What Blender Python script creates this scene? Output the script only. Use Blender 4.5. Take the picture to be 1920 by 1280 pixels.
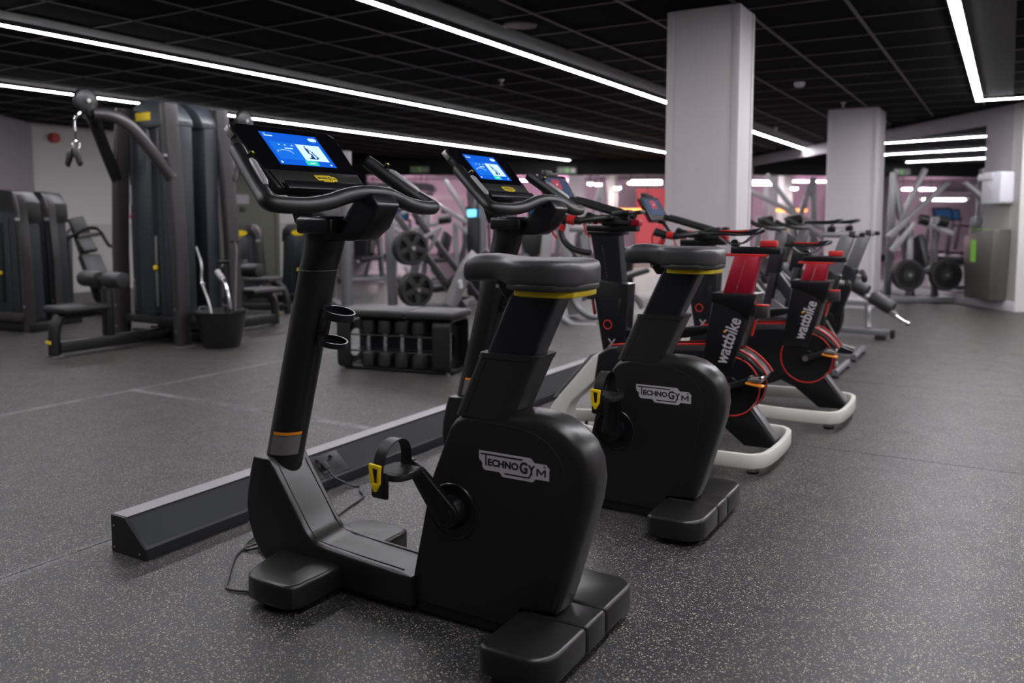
import bpy, bmesh, math, random
from mathutils import Vector, Matrix
from math import sin, cos, pi, radians
random.seed(7)
for o in list(bpy.data.objects): bpy.data.objects.remove(o)
S = bpy.context.scene
C = S.collection
# ------------------------------------------------------------------ camera, world, exposure
FPX = 1580.0; PITCH = math.atan(0.084); YAW = math.atan(933/FPX*math.cos(math.atan(0.084))); HCAM = 1.22
cd = bpy.data.cameras.new('camera'); cam = bpy.data.objects.new('camera', cd); C.objects.link(cam)
cam.location = (0, 0, HCAM); cam.rotation_euler = (pi/2-PITCH, 0, YAW)
cd.sensor_width = 36; cd.lens = FPX*36/1920; cd.shift_y = -(640-(410+FPX*0.084))/1920
cd.clip_end = 200; cd.dof.use_dof = True; cd.dof.focus_distance = 2.85; cd.dof.aperture_fstop = 2.2
S.camera = cam
S.view_settings.view_transform = 'Standard'; S.view_settings.look = 'None'
S.view_settings.gamma = 1; S.view_settings.use_curve_mapping = False
S.view_settings.exposure = 1.25
w = bpy.data.worlds.new('world'); S.world = w; w.use_nodes = True
w.node_tree.nodes['Background'].inputs[0].default_value = (.55, .52, .56, 1)
w.node_tree.nodes['Background'].inputs[1].default_value = 0.05
LAMP = 29.0          # radiance of the white LED lines
FW = Vector((-sin(YAW), cos(YAW), 0)); RT = Vector((cos(YAW), sin(YAW), 0))
def at(px, py, d):   # a measured image point taken out to its own distance
    F3 = FW*cos(PITCH)-Vector((0,0,1))*sin(PITCH); U3 = FW*sin(PITCH)+Vector((0,0,1))*cos(PITCH)
    v = RT*((px-960)/FPX) - U3*((py-(410+FPX*0.084))/FPX) + F3
    h = v.dot(FW)
    return Vector((0,0,HCAM)) + v*(d/h)
def proj(p):
    q = Vector(p)-Vector((0,0,HCAM)); F3 = FW*cos(PITCH)-Vector((0,0,1))*sin(PITCH); U3 = FW*sin(PITCH)+Vector((0,0,1))*cos(PITCH)
    z = q.dot(F3); return (960+FPX*q.dot(RT)/z, 410+FPX*.084-FPX*q.dot(U3)/z, z)
def far(s, d, z=0): return RT*s+FW*d+Vector((0,0,z))

# ------------------------------------------------------------------ materials
MATS = {}
def mat(name, col, rough=.5, metal=0., emit=None, es=0., bump=0., bscale=300., var=0., vscale=8., coat=0., spec=.5):
    m = bpy.data.materials.new(name); m.use_nodes = True; nt = m.node_tree; b = nt.nodes['Principled BSDF']
    b.inputs['Base Color'].default_value = (*col, 1); b.inputs['Roughness'].default_value = rough; b.inputs['Metallic'].default_value = metal
    b.inputs['Specular IOR Level'].default_value = spec
    if coat: b.inputs['Coat Weight'].default_value = coat; b.inputs['Coat Roughness'].default_value = .05
    if emit: b.inputs['Emission Color'].default_value = (*emit, 1); b.inputs['Emission Strength'].default_value = es
    if bump or var:
        tc = nt.nodes.new('ShaderNodeTexCoord')
    if bump:
        n = nt.nodes.new('ShaderNodeTexNoise'); n.inputs['Scale'].default_value = bscale; n.inputs['Detail'].default_value = 2
        bp = nt.nodes.new('ShaderNodeBump'); bp.inputs['Strength'].default_value = bump; bp.inputs['Distance'].default_value = .002
        nt.links.new(tc.outputs['Object'], n.inputs['Vector']); nt.links.new(n.outputs['Fac'], bp.inputs['Height']); nt.links.new(bp.outputs['Normal'], b.inputs['Normal'])
    if var:
        n = nt.nodes.new('ShaderNodeTexNoise'); n.inputs['Scale'].default_value = vscale; n.inputs['Detail'].default_value = 4
        mx = nt.nodes.new('ShaderNodeMixRGB'); mx.inputs[1].default_value = (*[c*(1-var) for c in col], 1); mx.inputs[2].default_value = (*[min(1, c*(1+var)) for c in col], 1)
        nt.links.new(tc.outputs['Object'], n.inputs['Vector']); nt.links.new(n.outputs['Fac'], mx.inputs[0]); nt.links.new(mx.outputs[0], b.inputs['Base Color'])
    MATS[name] = m; return m
M_body = mat('black_moulded_plastic', (.0105, .0100, .0097), .33, bump=.04, bscale=900, var=.12, vscale=14)
M_body2 = mat('dark_grey_moulded_plastic', (.0135, .0128, .012), .42, bump=.1, bscale=900)
M_blk = mat('satin_black', (.0055, .0055, .0066), .30)
M_navy = mat('satin_navy_black', (.006, .0068, .011), .35)
M_gloss = mat('glossy_black_glass', (.004, .004, .006), .06, coat=.6)
M_rubber = mat('black_rubber', (.0095, .0095, .010), .42, bump=.15, bscale=500)
M_vinyl = mat('charcoal_vinyl', (.019, .0185, .0195), .46, bump=.1, bscale=700)
M_seat = mat('dark_grey_saddle', (.028, .027, .028), .42, bump=.06, bscale=700)
M_chrome = mat('chrome', (.75, .75, .76), .16, 1.)
M_steel = mat('brushed_steel', (.55, .54, .53), .33, 1.)
M_silver = mat('silver_paint', (.20, .20, .205), .36, .5)
M_silver2 = mat('pale_silver_paint', (.34, .335, .335), .4, .3)
M_white = mat('off_white_paint', (.62, .61, .57), .35)
M_yel = mat('yellow_plastic', (.82, .60, .01), .4)
M_yel2 = mat('yellow_print', (.75, .56, .02), .5)
M_red = mat('red_anodised', (.34, .008, .028), .38, .25)
M_red2 = mat('red_plastic', (.50, .018, .016), .4)
M_oran = mat('orange_print', (.85, .28, .02), .45)
M_grey = mat('light_grey_print', (.42, .40, .42), .45)
M_dkprint = mat('dark_print', (.006, .007, .011), .5)
M_label = mat('grey_label', (.15, .145, .14), .5, var=.35, vscale=400)
M_shroud = mat('blue_grey_shroud', (.028, .0325, .042), .42, bump=.05, bscale=500)
M_frame = mat('anthracite_frame', (.030, .027, .028), .40, bump=.05, bscale=500)
M_frameblk = mat('black_frame', (.0085, .0085, .009), .42)
M_plate = mat('black_plate_rubber', (.020, .019, .020), .5)
M_wallgrey = mat('lilac_grey_wall_paint', (.34, .31, .335), .7, var=.05, vscale=1.2)
M_wallleft = mat('warm_grey_wall_paint', (.68, .65, .64), .7, var=.05, vscale=.9)
M_walldado = mat('dado_grey_paint', (.50, .475, .465), .6, var=.06, vscale=.9)
M_col = mat('column_paint', (.60, .555, .57), .6, var=.04, vscale=2)
M_ceil = mat('black_ceiling_tile', (.0025, .0025, .003), .9, bump=.1, bscale=120, spec=.08)
M_grid = mat('dark_grey_ceiling_grid', (.055, .050, .054), .5)
M_strip = mat('dark_plaster_strip', (.016, .015, .016), .7)
M_olive = mat('olive_door_paint', (.13, .14, .105), .5)
M_pinkw = mat('pale_wall_paint', (.58, .54, .57), .7, var=.05, vscale=.6)
M_sofft = mat('black_soffit', (.006, .006, .007), .7)
M_skirt = mat('pale_skirting', (.52, .50, .52), .5)
M_mirror = mat('mirror_silvering', (.80, .80, .82), .02, 1.)
M_bin = mat('brushed_bin_steel', (.16, .15, .14), .38, .7)
M_green = mat('green_sticker', (.22, .55, .06), .5)
M_wplastic = mat('white_plastic', (.66, .66, .72), .4)
M_brown = mat('brown_rubber', (.06, .035, .022), .6)
M_cable = mat('black_cable', (.012, .012, .014), .4)
M_rail = mat('anthracite_trunking', (.017, .019, .0225), .45, var=.1, vscale=5)
M_railtop = mat('worn_aluminium', (.30, .29, .31), .42, .5)
M_lamp = mat('white_led_diffuser', (.9, .9, .9), .5, emit=(.98, .965, 1.), es=LAMP)
M_house = mat('black_lamp_housing', (.01, .01, .01), .6)
M_spot = mat('downlight_lens', (.9, .9, .9), .5, emit=(1, .95, .98), es=60)
M_warm = mat('warm_downlight_lens', (.9, .8, .6), .5, emit=(1, .75, .4), es=12)
M_redlamp = mat('red_led', (.9, .1, .05), .5, emit=(1, .045, .03), es=1.6)
M_orlamp = mat('orange_led', (.9, .3, .05), .5, emit=(1., .19, .035), es=3.2)
M_pinklamp = mat('pink_led', (.9, .5, .7), .5, emit=(1, .50, .74), es=24)
M_sBlue = mat('screen_blue', (.0, .0, .0), .2, emit=(.006, .10, .62), es=.5)
M_sBlue2 = mat('screen_deep_blue', (.0, .0, .0), .2, emit=(.010, .15, .72), es=.5)
M_sWhite = mat('screen_white', (.0, .0, .0), .2, emit=(.62, .88, .98), es=.5)
M_sGreen = mat('screen_green', (.0, .0, .0), .2, emit=(.03, .62, .42), es=.5)
M_sNavy = mat('screen_navy', (.0, .0, .0), .2, emit=(.01, .04, .22), es=.5)
M_sDim = mat('screen_slate', (.01, .01, .01), .1, emit=(.006, .018, .045), es=1.0)
M_sRed = mat('screen_red', (.01, .01, .01), .1, emit=(.30, .03, .05), es=.5)
M_sLine = mat('screen_line', (.0, .0, .0), .2, emit=(.55, .72, .95), es=.5)
M_poster = mat('poster_print', (.45, .44, .48), .5, var=.3, vscale=20)
M_exit = mat('exit_sign_face', (.05, .06, .05), .5, emit=(.10, .12, .085), es=.12)
M_exitg = mat('exit_sign_green', (.05, .2, .05), .5, emit=(.12, .20, .06), es=.14)
M_redwall = mat('red_wall_paint', (.62, .10, .11), .7)
M_blueled = mat('blue_screen_glow', (0, 0, 0), .3, emit=(.12, .5, .85), es=1.2)

def floor_material():
    m = bpy.data.materials.new('speckled_rubber_flooring'); m.use_nodes = True; nt = m.node_tree; N = nt.nodes; L = nt.links; b = N['Principled BSDF']
    g = N.new('ShaderNodeNewGeometry')
    nd = N.new('ShaderNodeTexNoise'); nd.inputs['Scale'].default_value = 240; nd.inputs['Detail'].default_value = 1; L.new(g.outputs['Position'], nd.inputs['Vector'])
    sc = N.new('ShaderNodeVectorMath'); sc.operation = 'SCALE'; sc.inputs['Scale'].default_value = .010; L.new(nd.outputs['Color'], sc.inputs[0])
    wv = N.new('ShaderNodeVectorMath'); wv.operation = 'ADD'; L.new(g.outputs['Position'], wv.inputs[0]); L.new(sc.outputs[0], wv.inputs[1])
    def vor(scale, thr, rnd):
        v = N.new('ShaderNodeTexVoronoi'); v.inputs['Scale'].default_value = scale; L.new(wv.outputs[0], v.inputs['Vector'])
        a = N.new('ShaderNodeMath'); a.operation = 'LESS_THAN'; a.inputs[1].default_value = thr; L.new(v.outputs['Distance'], a.inputs[0])
        s = N.new('ShaderNodeSeparateColor'); L.new(v.outputs['Color'], s.inputs[0])
        c = N.new('ShaderNodeMath'); c.operation = 'GREATER_THAN'; c.inputs[1].default_value = rnd; L.new(s.outputs[0], c.inputs[0])
        k = N.new('ShaderNodeMath'); k.operation = 'MULTIPLY'; L.new(a.outputs[0], k.inputs[0]); L.new(c.outputs[0], k.inputs[1])
        return k, s
    n = N.new('ShaderNodeTexNoise'); n.inputs['Scale'].default_value = .9; n.inputs['Detail'].default_value = 5; L.new(g.outputs['Position'], n.inputs['Vector'])
    base = N.new('ShaderNodeMixRGB'); base.inputs[1].default_value = (.0135, .0135, .0148, 1); base.inputs[2].default_value = (.0225, .022, .0245, 1); L.new(n.outputs['Fac'], base.inputs[0])
    k1, s1 = vor(185, .36, .66); k2, s2 = vor(300, .38, .66)
    tan = N.new('ShaderNodeMixRGB'); tan.inputs[1].default_value = (.60, .51, .34, 1); tan.inputs[2].default_value = (.36, .345, .36, 1); L.new(s1.outputs[1], tan.inputs[0])
    a = N.new('ShaderNodeMixRGB'); L.new(k1.outputs[0], a.inputs[0]); L.new(base.outputs[0], a.inputs[1]); L.new(tan.outputs[0], a.inputs[2])
    c = N.new('ShaderNodeMixRGB'); L.new(k2.outputs[0], c.inputs[0]); L.new(a.outputs[0], c.inputs[1]); c.inputs[2].default_value = (.12, .115, .125, 1)
    # chalky wear along two mat joints
    sp = N.new('ShaderNodeSeparateXYZ'); L.new(g.outputs['Position'], sp.inputs[0])
    def line(axis, v, wd):
        d = N.new('ShaderNodeMath'); d.operation = 'SUBTRACT'; d.inputs[1].default_value = v; L.new(sp.outputs[axis], d.inputs[0])
        e = N.new('ShaderNodeMath'); e.operation = 'ABSOLUTE'; L.new(d.outputs[0], e.inputs[0])
        r = N.new('ShaderNodeMapRange'); r.inputs[1].default_value = 0; r.inputs[2].default_value = wd; r.inputs[3].default_value = 1; r.inputs[4].default_value = 0; L.new(e.outputs[0], r.inputs[0]); return r
    def lt(axis, v, op='LESS_THAN'):
        d = N.new('ShaderNodeMath'); d.operation = op; d.inputs[1].default_value = v; L.new(sp.outputs[axis], d.inputs[0]); return d
    def mul(x, y):
        d = N.new('ShaderNodeMath'); d.operation = 'MULTIPLY'; L.new(x.outputs[0], d.inputs[0]); L.new(y.outputs[0], d.inputs[1]); return d
    l1 = mul(line('X', -5.36, .05), lt('Y', 6.5)); l2 = mul(mul(line('Y', 3.755, .05), lt('X', -2.9)), lt('X', -5.36, 'GREATER_THAN')); l3 = mul(line('X', -2.9, .05), lt('Y', 2.1))
    ad = N.new('ShaderNodeMath'); L.new(l1.outputs[0], ad.inputs[0]); L.new(l2.outputs[0], ad.inputs[1])
    ad2 = N.new('ShaderNodeMath'); L.new(ad.outputs[0], ad2.inputs[0]); L.new(l3.outputs[0], ad2.inputs[1])
    n2 = N.new('ShaderNodeTexNoise'); n2.inputs['Scale'].default_value = 6; n2.inputs['Detail'].default_value = 6; L.new(g.outputs['Position'], n2.inputs['Vector'])
    r2 = N.new('ShaderNodeMapRange'); r2.inputs[1].default_value = .35; r2.inputs[2].default_value = .7; r2.inputs[3].default_value = 0; r2.inputs[4].default_value = .55; L.new(n2.outputs['Fac'], r2.inputs[0])
    ch = mul(ad2, r2)
    d = N.new('ShaderNodeMixRGB'); L.new(ch.outputs[0], d.inputs[0]); L.new(c.outputs[0], d.inputs[1]); d.inputs[2].default_value = (.42, .41, .43, 1)
    L.new(d.outputs[0], b.inputs['Base Color'])
    rr = N.new('ShaderNodeMapRange'); rr.inputs[3].default_value = .36; rr.inputs[4].default_value = .52; L.new(n2.outputs['Fac'], rr.inputs[0]); L.new(rr.outputs[0], b.inputs['Roughness'])
    nb = N.new('ShaderNodeTexNoise'); nb.inputs['Scale'].default_value = 260; L.new(g.outputs['Position'], nb.inputs['Vector'])
    bp = N.new('ShaderNodeBump'); bp.inputs['Strength'].default_value = .25; bp.inputs['Distance'].default_value = .003; L.new(nb.outputs['Fac'], bp.inputs['Height']); L.new(bp.outputs['Normal'], b.inputs['Normal'])
    return m
M_floor = floor_material()

# ------------------------------------------------------------------ mesh helpers
def V(*a): return Vector(a)
class B:
    """collects shapes, then links them as ONE mesh object"""
    def __init__(s): s.v = []; s.f = []
    def add(s, vs, fs, bev=0, seg=2, ang=.5):
        if bev > 0:
            bm = bmesh.new(); bv = [bm.verts.new(p) for p in vs]
            for f in fs:
                try: bm.faces.new([bv[i] for i in f])
                except ValueError: pass
            bmesh.ops.recalc_face_normals(bm, faces=bm.faces[:])
            ed = [e for e in bm.edges if len(e.link_faces) == 2 and e.calc_face_angle(0) > ang]
            bmesh.ops.bevel(bm, geom=ed, offset=bev, segments=seg, profile=.5, affect='EDGES', clamp_overlap=True)
            bm.verts.index_update(); vs = [v.co.copy() for v in bm.verts]; fs = [[v.index for v in f.verts] for f in bm.faces]; bm.free()
        o = len(s.v); s.v += [Vector(p) for p in vs]; s.f += [[i+o for i in f] for f in fs]; return s
    def box(s, c, d, R=None, bev=0, seg=2):
        c = Vector(c); h = [x/2 for x in d]
        vs = [Vector((x*h[0], y*h[1], z*h[2])) for x in (-1,1) for y in (-1,1) for z in (-1,1)]
        if R is not None: vs = [R @ p for p in vs]
        return s.add([c+p for p in vs], [(0,1,3,2),(4,6,7,5),(0,4,5,1),(2,3,7,6),(0,2,6,4),(1,5,7,3)], bev, seg)
    def bb(s, x0, x1, y0, y1, z0, z1, bev=0, seg=2):
        return s.box(((x0+x1)/2, (y0+y1)/2, (z0+z1)/2), (abs(x1-x0), abs(y1-y0), abs(z1-z0)), None, bev, seg)
    def bar(s, p, q, wd, ht, bev=0, up=(0,0,1), seg=2):
        p, q = Vector(p), Vector(q); d = q-p; l = d.length; z = d.normalized(); u = Vector(up)
        x = z.cross(u)
        if x.length < 1e-4: x = z.cross(Vector((0,1,0)))
        x.normalize(); y = x.cross(z)
        R = Matrix((x, y, z)).transposed()
        return s.box((p+q)/2, (wd, ht, l), R, bev, seg)
    def prism(s, poly, a, b, axis='y', bev=0, seg=2, ang=.5):
        n = len(poly)
        def P(u, v, t): return {'y': (u, t, v), 'x': (t, u, v), 'z': (u, v, t)}[axis]
        vs = [P(u, v, a) for u, v in poly]+[P(u, v, b) for u, v in poly]
        fs = [list(range(n)), list(range(2*n-1, n-1, -1))]+[(i, (i+1) % n, (i+1) % n+n, i+n) for i in range(n)]
        return s.add(vs, fs, bev, seg, ang)
    def slab(s, poly, O, U, W, t, bev=0, seg=2):      # outline in a plane O+u*U+v*W, thickness t along the normal
        O, U, W = Vector(O), Vector(U), Vector(W); nrm = U.cross(W).normalized(); n = len(poly)
        vs = [O+U*u+W*v for u, v in poly]; vs += [p+nrm*t for p in vs]
        fs = [list(range(n)), list(range(2*n-1, n-1, -1))]+[(i, (i+1) % n, (i+1) % n+n, i+n) for i in range(n)]
        return s.add(vs, fs, bev, seg)
    def loft(s, secs, cap=True, closed=False):
        n = len(secs[0]); vs = [p for sc in secs for p in sc]; fs = []
        m = len(secs)
        for i in range(m if closed else m-1):
            j = (i+1) % m
            for k in range(n): fs.append((i*n+k, i*n+(k+1) % n, j*n+(k+1) % n, j*n+k))
        if cap and not closed: fs.append(list(range(n-1, -1, -1))); fs.append(list(range((m-1)*n, m*n)))
        return s.add(vs, fs)
    def tube(s, path, r, n=10, closed=False, rb=None, up=None, sq=0):
        """round (or elliptical / boxy) section swept along a path"""
        P = [Vector(p) for p in path]; m = len(P); secs = []; prev = None
        for i in range(m):
            if closed: t = (P[(i+1) % m]-P[i-1])
            else: t = P[min(i+1, m-1)]-P[max(i-1, 0)]
            t.normalize()
            if up is not None: a = Vector(up); a = a-t*a.dot(t)
            elif prev is None: a = t.orthogonal()
            else: a = prev-t*prev.dot(t)
            a.normalize(); prev = a; c = t.cross(a)
            ra = r[i] if isinstance(r, (list, tuple)) else r; rc = (rb[i] if isinstance(rb, (list, tuple)) else rb) if rb else ra
            sec = []
            for k in range(n):
                th = 2*pi*k/n+(pi/n if sq else 0); x, y = cos(th), sin(th)
                if sq: x = math.copysign(abs(x)**sq, x); y = math.copysign(abs(y)**sq, y)
                sec.append(P[i]+a*(x*ra)+c*(y*rc))
            secs.append(sec)
        return s.loft(secs, True, closed)
    def lathe(s, prof, c, axis=(0,0,1), n=20):
        ax = Vector(axis).normalized(); a = ax.orthogonal().normalized(); b = ax.cross(a); c = Vector(c)
        secs = [[c+ax*h+a*(cos(2*pi*k/n)*r)+b*(sin(2*pi*k/n)*r) for k in range(n)] for r, h in prof]
        return s.loft(secs)
    def cyl(s, p, q, r, n=14, r2=None, bev=0):
        p, q = Vector(p), Vector(q); l = (q-p).length; r2 = r if r2 is None else r2
        if bev: return s.lathe([(r-bev, 0), (r, bev), (r2, l-bev), (r2-bev, l)], p, q-p, n)
        return s.lathe([(r, 0), (r2, l)], p, q-p, n)
    def torus(s, c, axis, R, r, n=24, m=8):
        ax = Vector(axis).normalized(); a = ax.orthogonal().normalized(); b = ax.cross(a); c = Vector(c)
        return s.tube([c+a*(cos(2*pi*k/n)*R)+b*(sin(2*pi*k/n)*R) for k in range(n)], r, m, True)
    def pillow(s, poly, y0, y1, rad, n=4, cy=None):
        """outline (x,z) given thickness in y, each outline point with its own edge rounding"""
        m = len(poly); rad = rad if isinstance(rad, (list, tuple)) else [rad]*m
        area = sum(poly[i][0]*poly[(i+1) % m][1]-poly[(i+1) % m][0]*poly[i][1] for i in range(m)); sg = 1 if area > 0 else -1
        nr = []
        for i in range(m):
            a, b = Vector(poly[i-1]), Vector(poly[(i+1) % m]); t = (b-a).normalized(); nr.append(Vector((-t.y, t.x))*sg)
        secs = []
        def ring(th, side):
            out = []
            for i in range(m):
                r = rad[i]; ins = r*(1-cos(th)); yy = (y0+r-r*sin(th)) if side < 0 else (y1-r+r*sin(th))
                out.append(Vector((poly[i][0]+nr[i].x*ins, yy, poly[i][1]+nr[i].y*ins)))
            return out
        for k in range(n, -1, -1): secs.append(ring(pi/2*k/n, -1))
        for k in range(n+1): secs.append(ring(pi/2*k/n, 1))
        return s.loft(secs)
    def mesh(s, me, M=None):
        return s.add([(M @ v.co if M else v.co.copy()) for v in me.vertices], [list(p.vertices) for p in me.polygons])
    def xf(s, M): s.v = [M @ p for p in s.v]; return s
    def obj(s, name, m, parent=None, O=None, sharp=38, loc=None):
        me = bpy.data.meshes.new(name); O = Vector(O) if O else Vector((0,0,0))
        me.from_pydata([p-O for p in s.v], [], s.f)
        bm = bmesh.new(); bm.from_mesh(me); bmesh.ops.recalc_face_normals(bm, faces=bm.faces[:]); bm.to_mesh(me); bm.free()
        me.materials.append(m); me.polygons.foreach_set('use_smooth', [True]*len(me.polygons)); me.set_sharp_from_angle(angle=radians(sharp))
        o = bpy.data.objects.new(name, me); C.objects.link(o)
        if parent: o.parent = parent
        if loc: o.location = loc
        return o
def cr(pts, k=6, closed=False):      # smooth curve through points
    P = [Vector(p) for p in pts]; out = []; n = len(P)
    for i in range(n if closed else n-1):
        if closed: a, b, c, d = P[i-1], P[i], P[(i+1) % n], P[(i+2) % n]
        else: a, b, c, d = P[max(i-1,0)], P[i], P[i+1], P[min(i+2, n-1)]
        for j in range(k):
            t = j/k
            out.append(.5*((2*b)+(c-a)*t+(2*a-5*b+4*c-d)*t*t+(3*b-a-3*c+d)*t**3))
    if not closed: out.append(P[-1])
    return out
def rrect(x0, x1, y0, y1, r, n=4):
    o = []
    for cx, cy, a0 in ((x1-r, y1-r, 0), (x0+r, y1-r, pi/2), (x0+r, y0+r, pi), (x1-r, y0+r, 1.5*pi)):
        for k in range(n+1): a = a0+pi/2*k/n; o.append((cx+r*cos(a), cy+r*sin(a)))
    return o
def text_mesh(body, size, off=0., ext=.0006, spacing=1.):
    cu = bpy.data.curves.new('lettering', 'FONT'); cu.body = body; cu.size = size; cu.offset = off; cu.extrude = ext; cu.space_character = spacing; cu.resolution_u = 3
    o = bpy.data.objects.new('lettering', cu); C.objects.link(o); dg = bpy.context.evaluated_depsgraph_get(); dg.update()
    me = bpy.data.meshes.new_from_object(o.evaluated_get(dg)); bpy.data.objects.remove(o); bpy.data.curves.remove(cu); return me
def frame_m(O, U, W):                 # matrix: text x along U, y along W, z along U x W
    U, W = Vector(U).normalized(), Vector(W).normalized(); N = U.cross(W)
    M = Matrix((U, W, N)).transposed().to_4x4(); M.translation = Vector(O); return M
def tag(o, label, cat, group=None, kind=None):
    o['label'] = label; o['category'] = cat
    if group: o['group'] = group
    if kind: o['kind'] = kind
    return o
def thing(name, label, cat, loc=(0,0,0), rz=0., group=None):
    o = bpy.data.objects.new(name, None); C.objects.link(o); o.location = loc; o.rotation_euler = (0, 0, rz); o.empty_display_size = .1
    return tag(o, label, cat, group)
def struct(o, label, cat): return tag(o, label, cat, None, 'structure')
def dup(root, loc, rz, label, parent=None):
    def cp(o, par):
        c = o.copy(); C.objects.link(c); c.parent = par
        for ch in o.children: cp(ch, c)
        return c
    r = cp(root, parent); r.location = loc; r.rotation_euler = (0, 0, rz); r['label'] = label; return r
def part_label(o, t): o['label'] = t; return o

# ------------------------------------------------------------------ setting: floor, ceiling, walls, columns
ZC = 2.70
CW = Vector((.10, 12.85, 0)); WD = Vector((-.574, .819, 0)).normalized(); WN = Vector((-WD.y, WD.x, 0))   # mirror wall: corner, direction, normal into the room
def wallp(t, off, z): p = CW+WD*t+WN*off; return Vector((p.x, p.y, z))
fl = B().bb(-22, 8, -3.6, 36, -.06, -.008).obj('floor', M_frameblk); struct(fl, 'dark grey rubber gym floor with pale speckles', 'floor')
for x0, x1, ys in ((-2.905, 7.9, (-3.5, 4.65, 6.70, 8.75, 12.9, 35.9)), (-5.36, -2.905, (-3.5, 3.755, 35.9)), (-21.9, -5.36, (-3.5, 35.9))):
    for a, b in zip(ys[:-1], ys[1:]):
        o = B().bb(x0+.003, x1-.003, a+.003, b-.003, -.008, 0).obj('rubber_mat', M_floor, fl); o['kind'] = 'structure'
# ceiling
ce = B().bb(-22, 8, -3.6, 36, ZC+.03, ZC+.12).obj('ceiling', M_ceil); struct(ce, 'black suspended ceiling of square tiles in a thin grid', 'ceiling')
TX, TY, GX, GY = .672, .662, -1.02, 4.80
def inroom(x, y):
    p = Vector((x, y, 0)); return x > -13.0 and x < 3.2 and y > -3.3 and p.dot(FW) < 21.6 and (p-CW).dot(WN) > .4
tile_me = None; tiles = []
for i in range(-19, 7):
    for j in range(-13, 34):
        x, y = GX+(i+.5)*TX, GY+(j+.5)*TY
        if inroom(x, y):
            q = proj((x, y, ZC)); vis = q[2] > .5 and -60 < q[0] < 1980 and -60 < q[1] < 420
            tiles.append(((1/q[2]**2 if vis else 0)*(1 if vis else 0), x, y))
tiles.sort(reverse=True)
tb = B().box((0, 0, .012), (TX-.018, TY-.018, .02), None, .004, 1); first = None
for k, (a, x, y) in enumerate(tiles[:300]):
    if first is None: first = tb.obj('ceiling_tile', M_ceil, ce); first.location = (x, y, ZC)
    else: o = first.copy(); C.objects.link(o); o.location = (x, y, ZC)
rest = B()
for a, x, y in tiles[300:]: rest.box((x, y, ZC+.012), (TX-.018, TY-.018, .02))
o = rest.obj('ceiling_tile_field', M_ceil, ce); o['kind'] = 'stuff'
for i in range(-19, 7):
    x = GX+i*TX; ys = [y for y in [k*.1-3.5 for k in range(400)] if inroom(x, y)]
    if ys: B().bb(x-.012, x+.012, min(ys), max(ys), ZC-.004, ZC+.03).obj('grid_bar', M_grid, ce)
for j in range(-13, 34):
    y = GY+j*TY; xs = [x for x in [k*.1-13.2 for k in range(180)] if inroom(x, y)]
    if xs: B().bb(min(xs), max(xs), y-.010, y+.010, ZC-.002, ZC+.03).obj('grid_bar', M_grid, ce)

def box_wall(name, p, q, z0, z1, th, m, label, cat='wall'):
    p, q = Vector(p), Vector(q); d = (q-p).normalized(); n = Vector((-d.y, d.x, 0))
    P = [p, q, q+n*th, p+n*th]
    o = B().prism([(v.x, v.y) for v in P], z0, z1, 'z').obj(name, m); return struct(o, label, cat)
wl = box_wall('wall_left', (-13.3, -3.6, 0), (-13.3, 13.7, 0), 0, ZC+.03, .2, M_wallleft, 'plain grey wall behind the tall cable machines')
B().bb(-13.3, -13.285, 7.6, 13.6, 0, 1.13).obj('dado_panel', M_walldado, wl)
box_wall('wall_corner', (-13.28, 7.55, 0), (-12.3, 6.3, 0), 0, ZC+.03, .15, M_wallgrey, 'short angled wall beside the cable machines')
box_wall('wall_near', (-13.3, -3.45, 0), (3.6, -3.45, 0), 0, ZC+.03, -.15, M_wallgrey, 'plain grey wall behind the viewpoint')
box_wall('wall_side', (3.45, -3.5, 0), (3.45, 15.2, 0), 0, ZC+.03, -.15, M_wallgrey, 'plain grey wall on the far side of the aisle')
# wall with mirror
wr = B()
MZ0, MZ1, MT0, MT1 = .17, 2.50, .74, 9.6
def wq(b, t0, t1, z0, z1, o0, o1, bev=0):
    b.prism([(v.x, v.y) for v in (wallp(t0, o0, 0), wallp(t1, o0, 0), wallp(t1, o1, 0), wallp(t0, o1, 0))], z0, z1, 'z', bev); return b
wq(wr, 0, MT0, 0, ZC+.02, -.2, 0); wq(wr, MT0, MT1, MZ1, ZC+.02, -.2, 0); wq(wr, MT0, MT1, 0, MZ0, -.2, 0); wq(wr, MT1, 12.5, 0, ZC+.02, -.2, 0); wq(wr, MT0, MT1, MZ0, MZ1, -.2, -.04)
o = wr.obj('wall_right', M_wallgrey); struct(o, 'lilac grey wall carrying the large mirror', 'wall')
o = wq(B(), 0, 12.5, 0, .13, .0, .02, .004).obj('baseboard_right', M_skirt); struct(o, 'pale skirting board under the mirror', 'skirting')
p0 = wallp(0, 0, 0)
box_wall('wall_return', p0-WD*.02, p0-WD*.02-WN*4.2, 0, ZC+.02, .2, M_wallleft, 'pale wall turning away beside the steel bin')
mir = thing('wall_mirror', 'tall frameless wall mirror in two panels behind the steel bin', 'mirror', wallp(0, 0, 0))
for a, b in ((MT0, 2.05), (2.058, 4.6), (4.608, 7.1), (7.108, MT1)):
    wq(B(), a, b, MZ0, MZ1, -.035, -.004).obj('mirror_panel', M_mirror, mir, O=wallp(0, 0, 0))
mir['label'] = 'tall frameless wall mirror in joined panels behind the steel bin'

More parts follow.
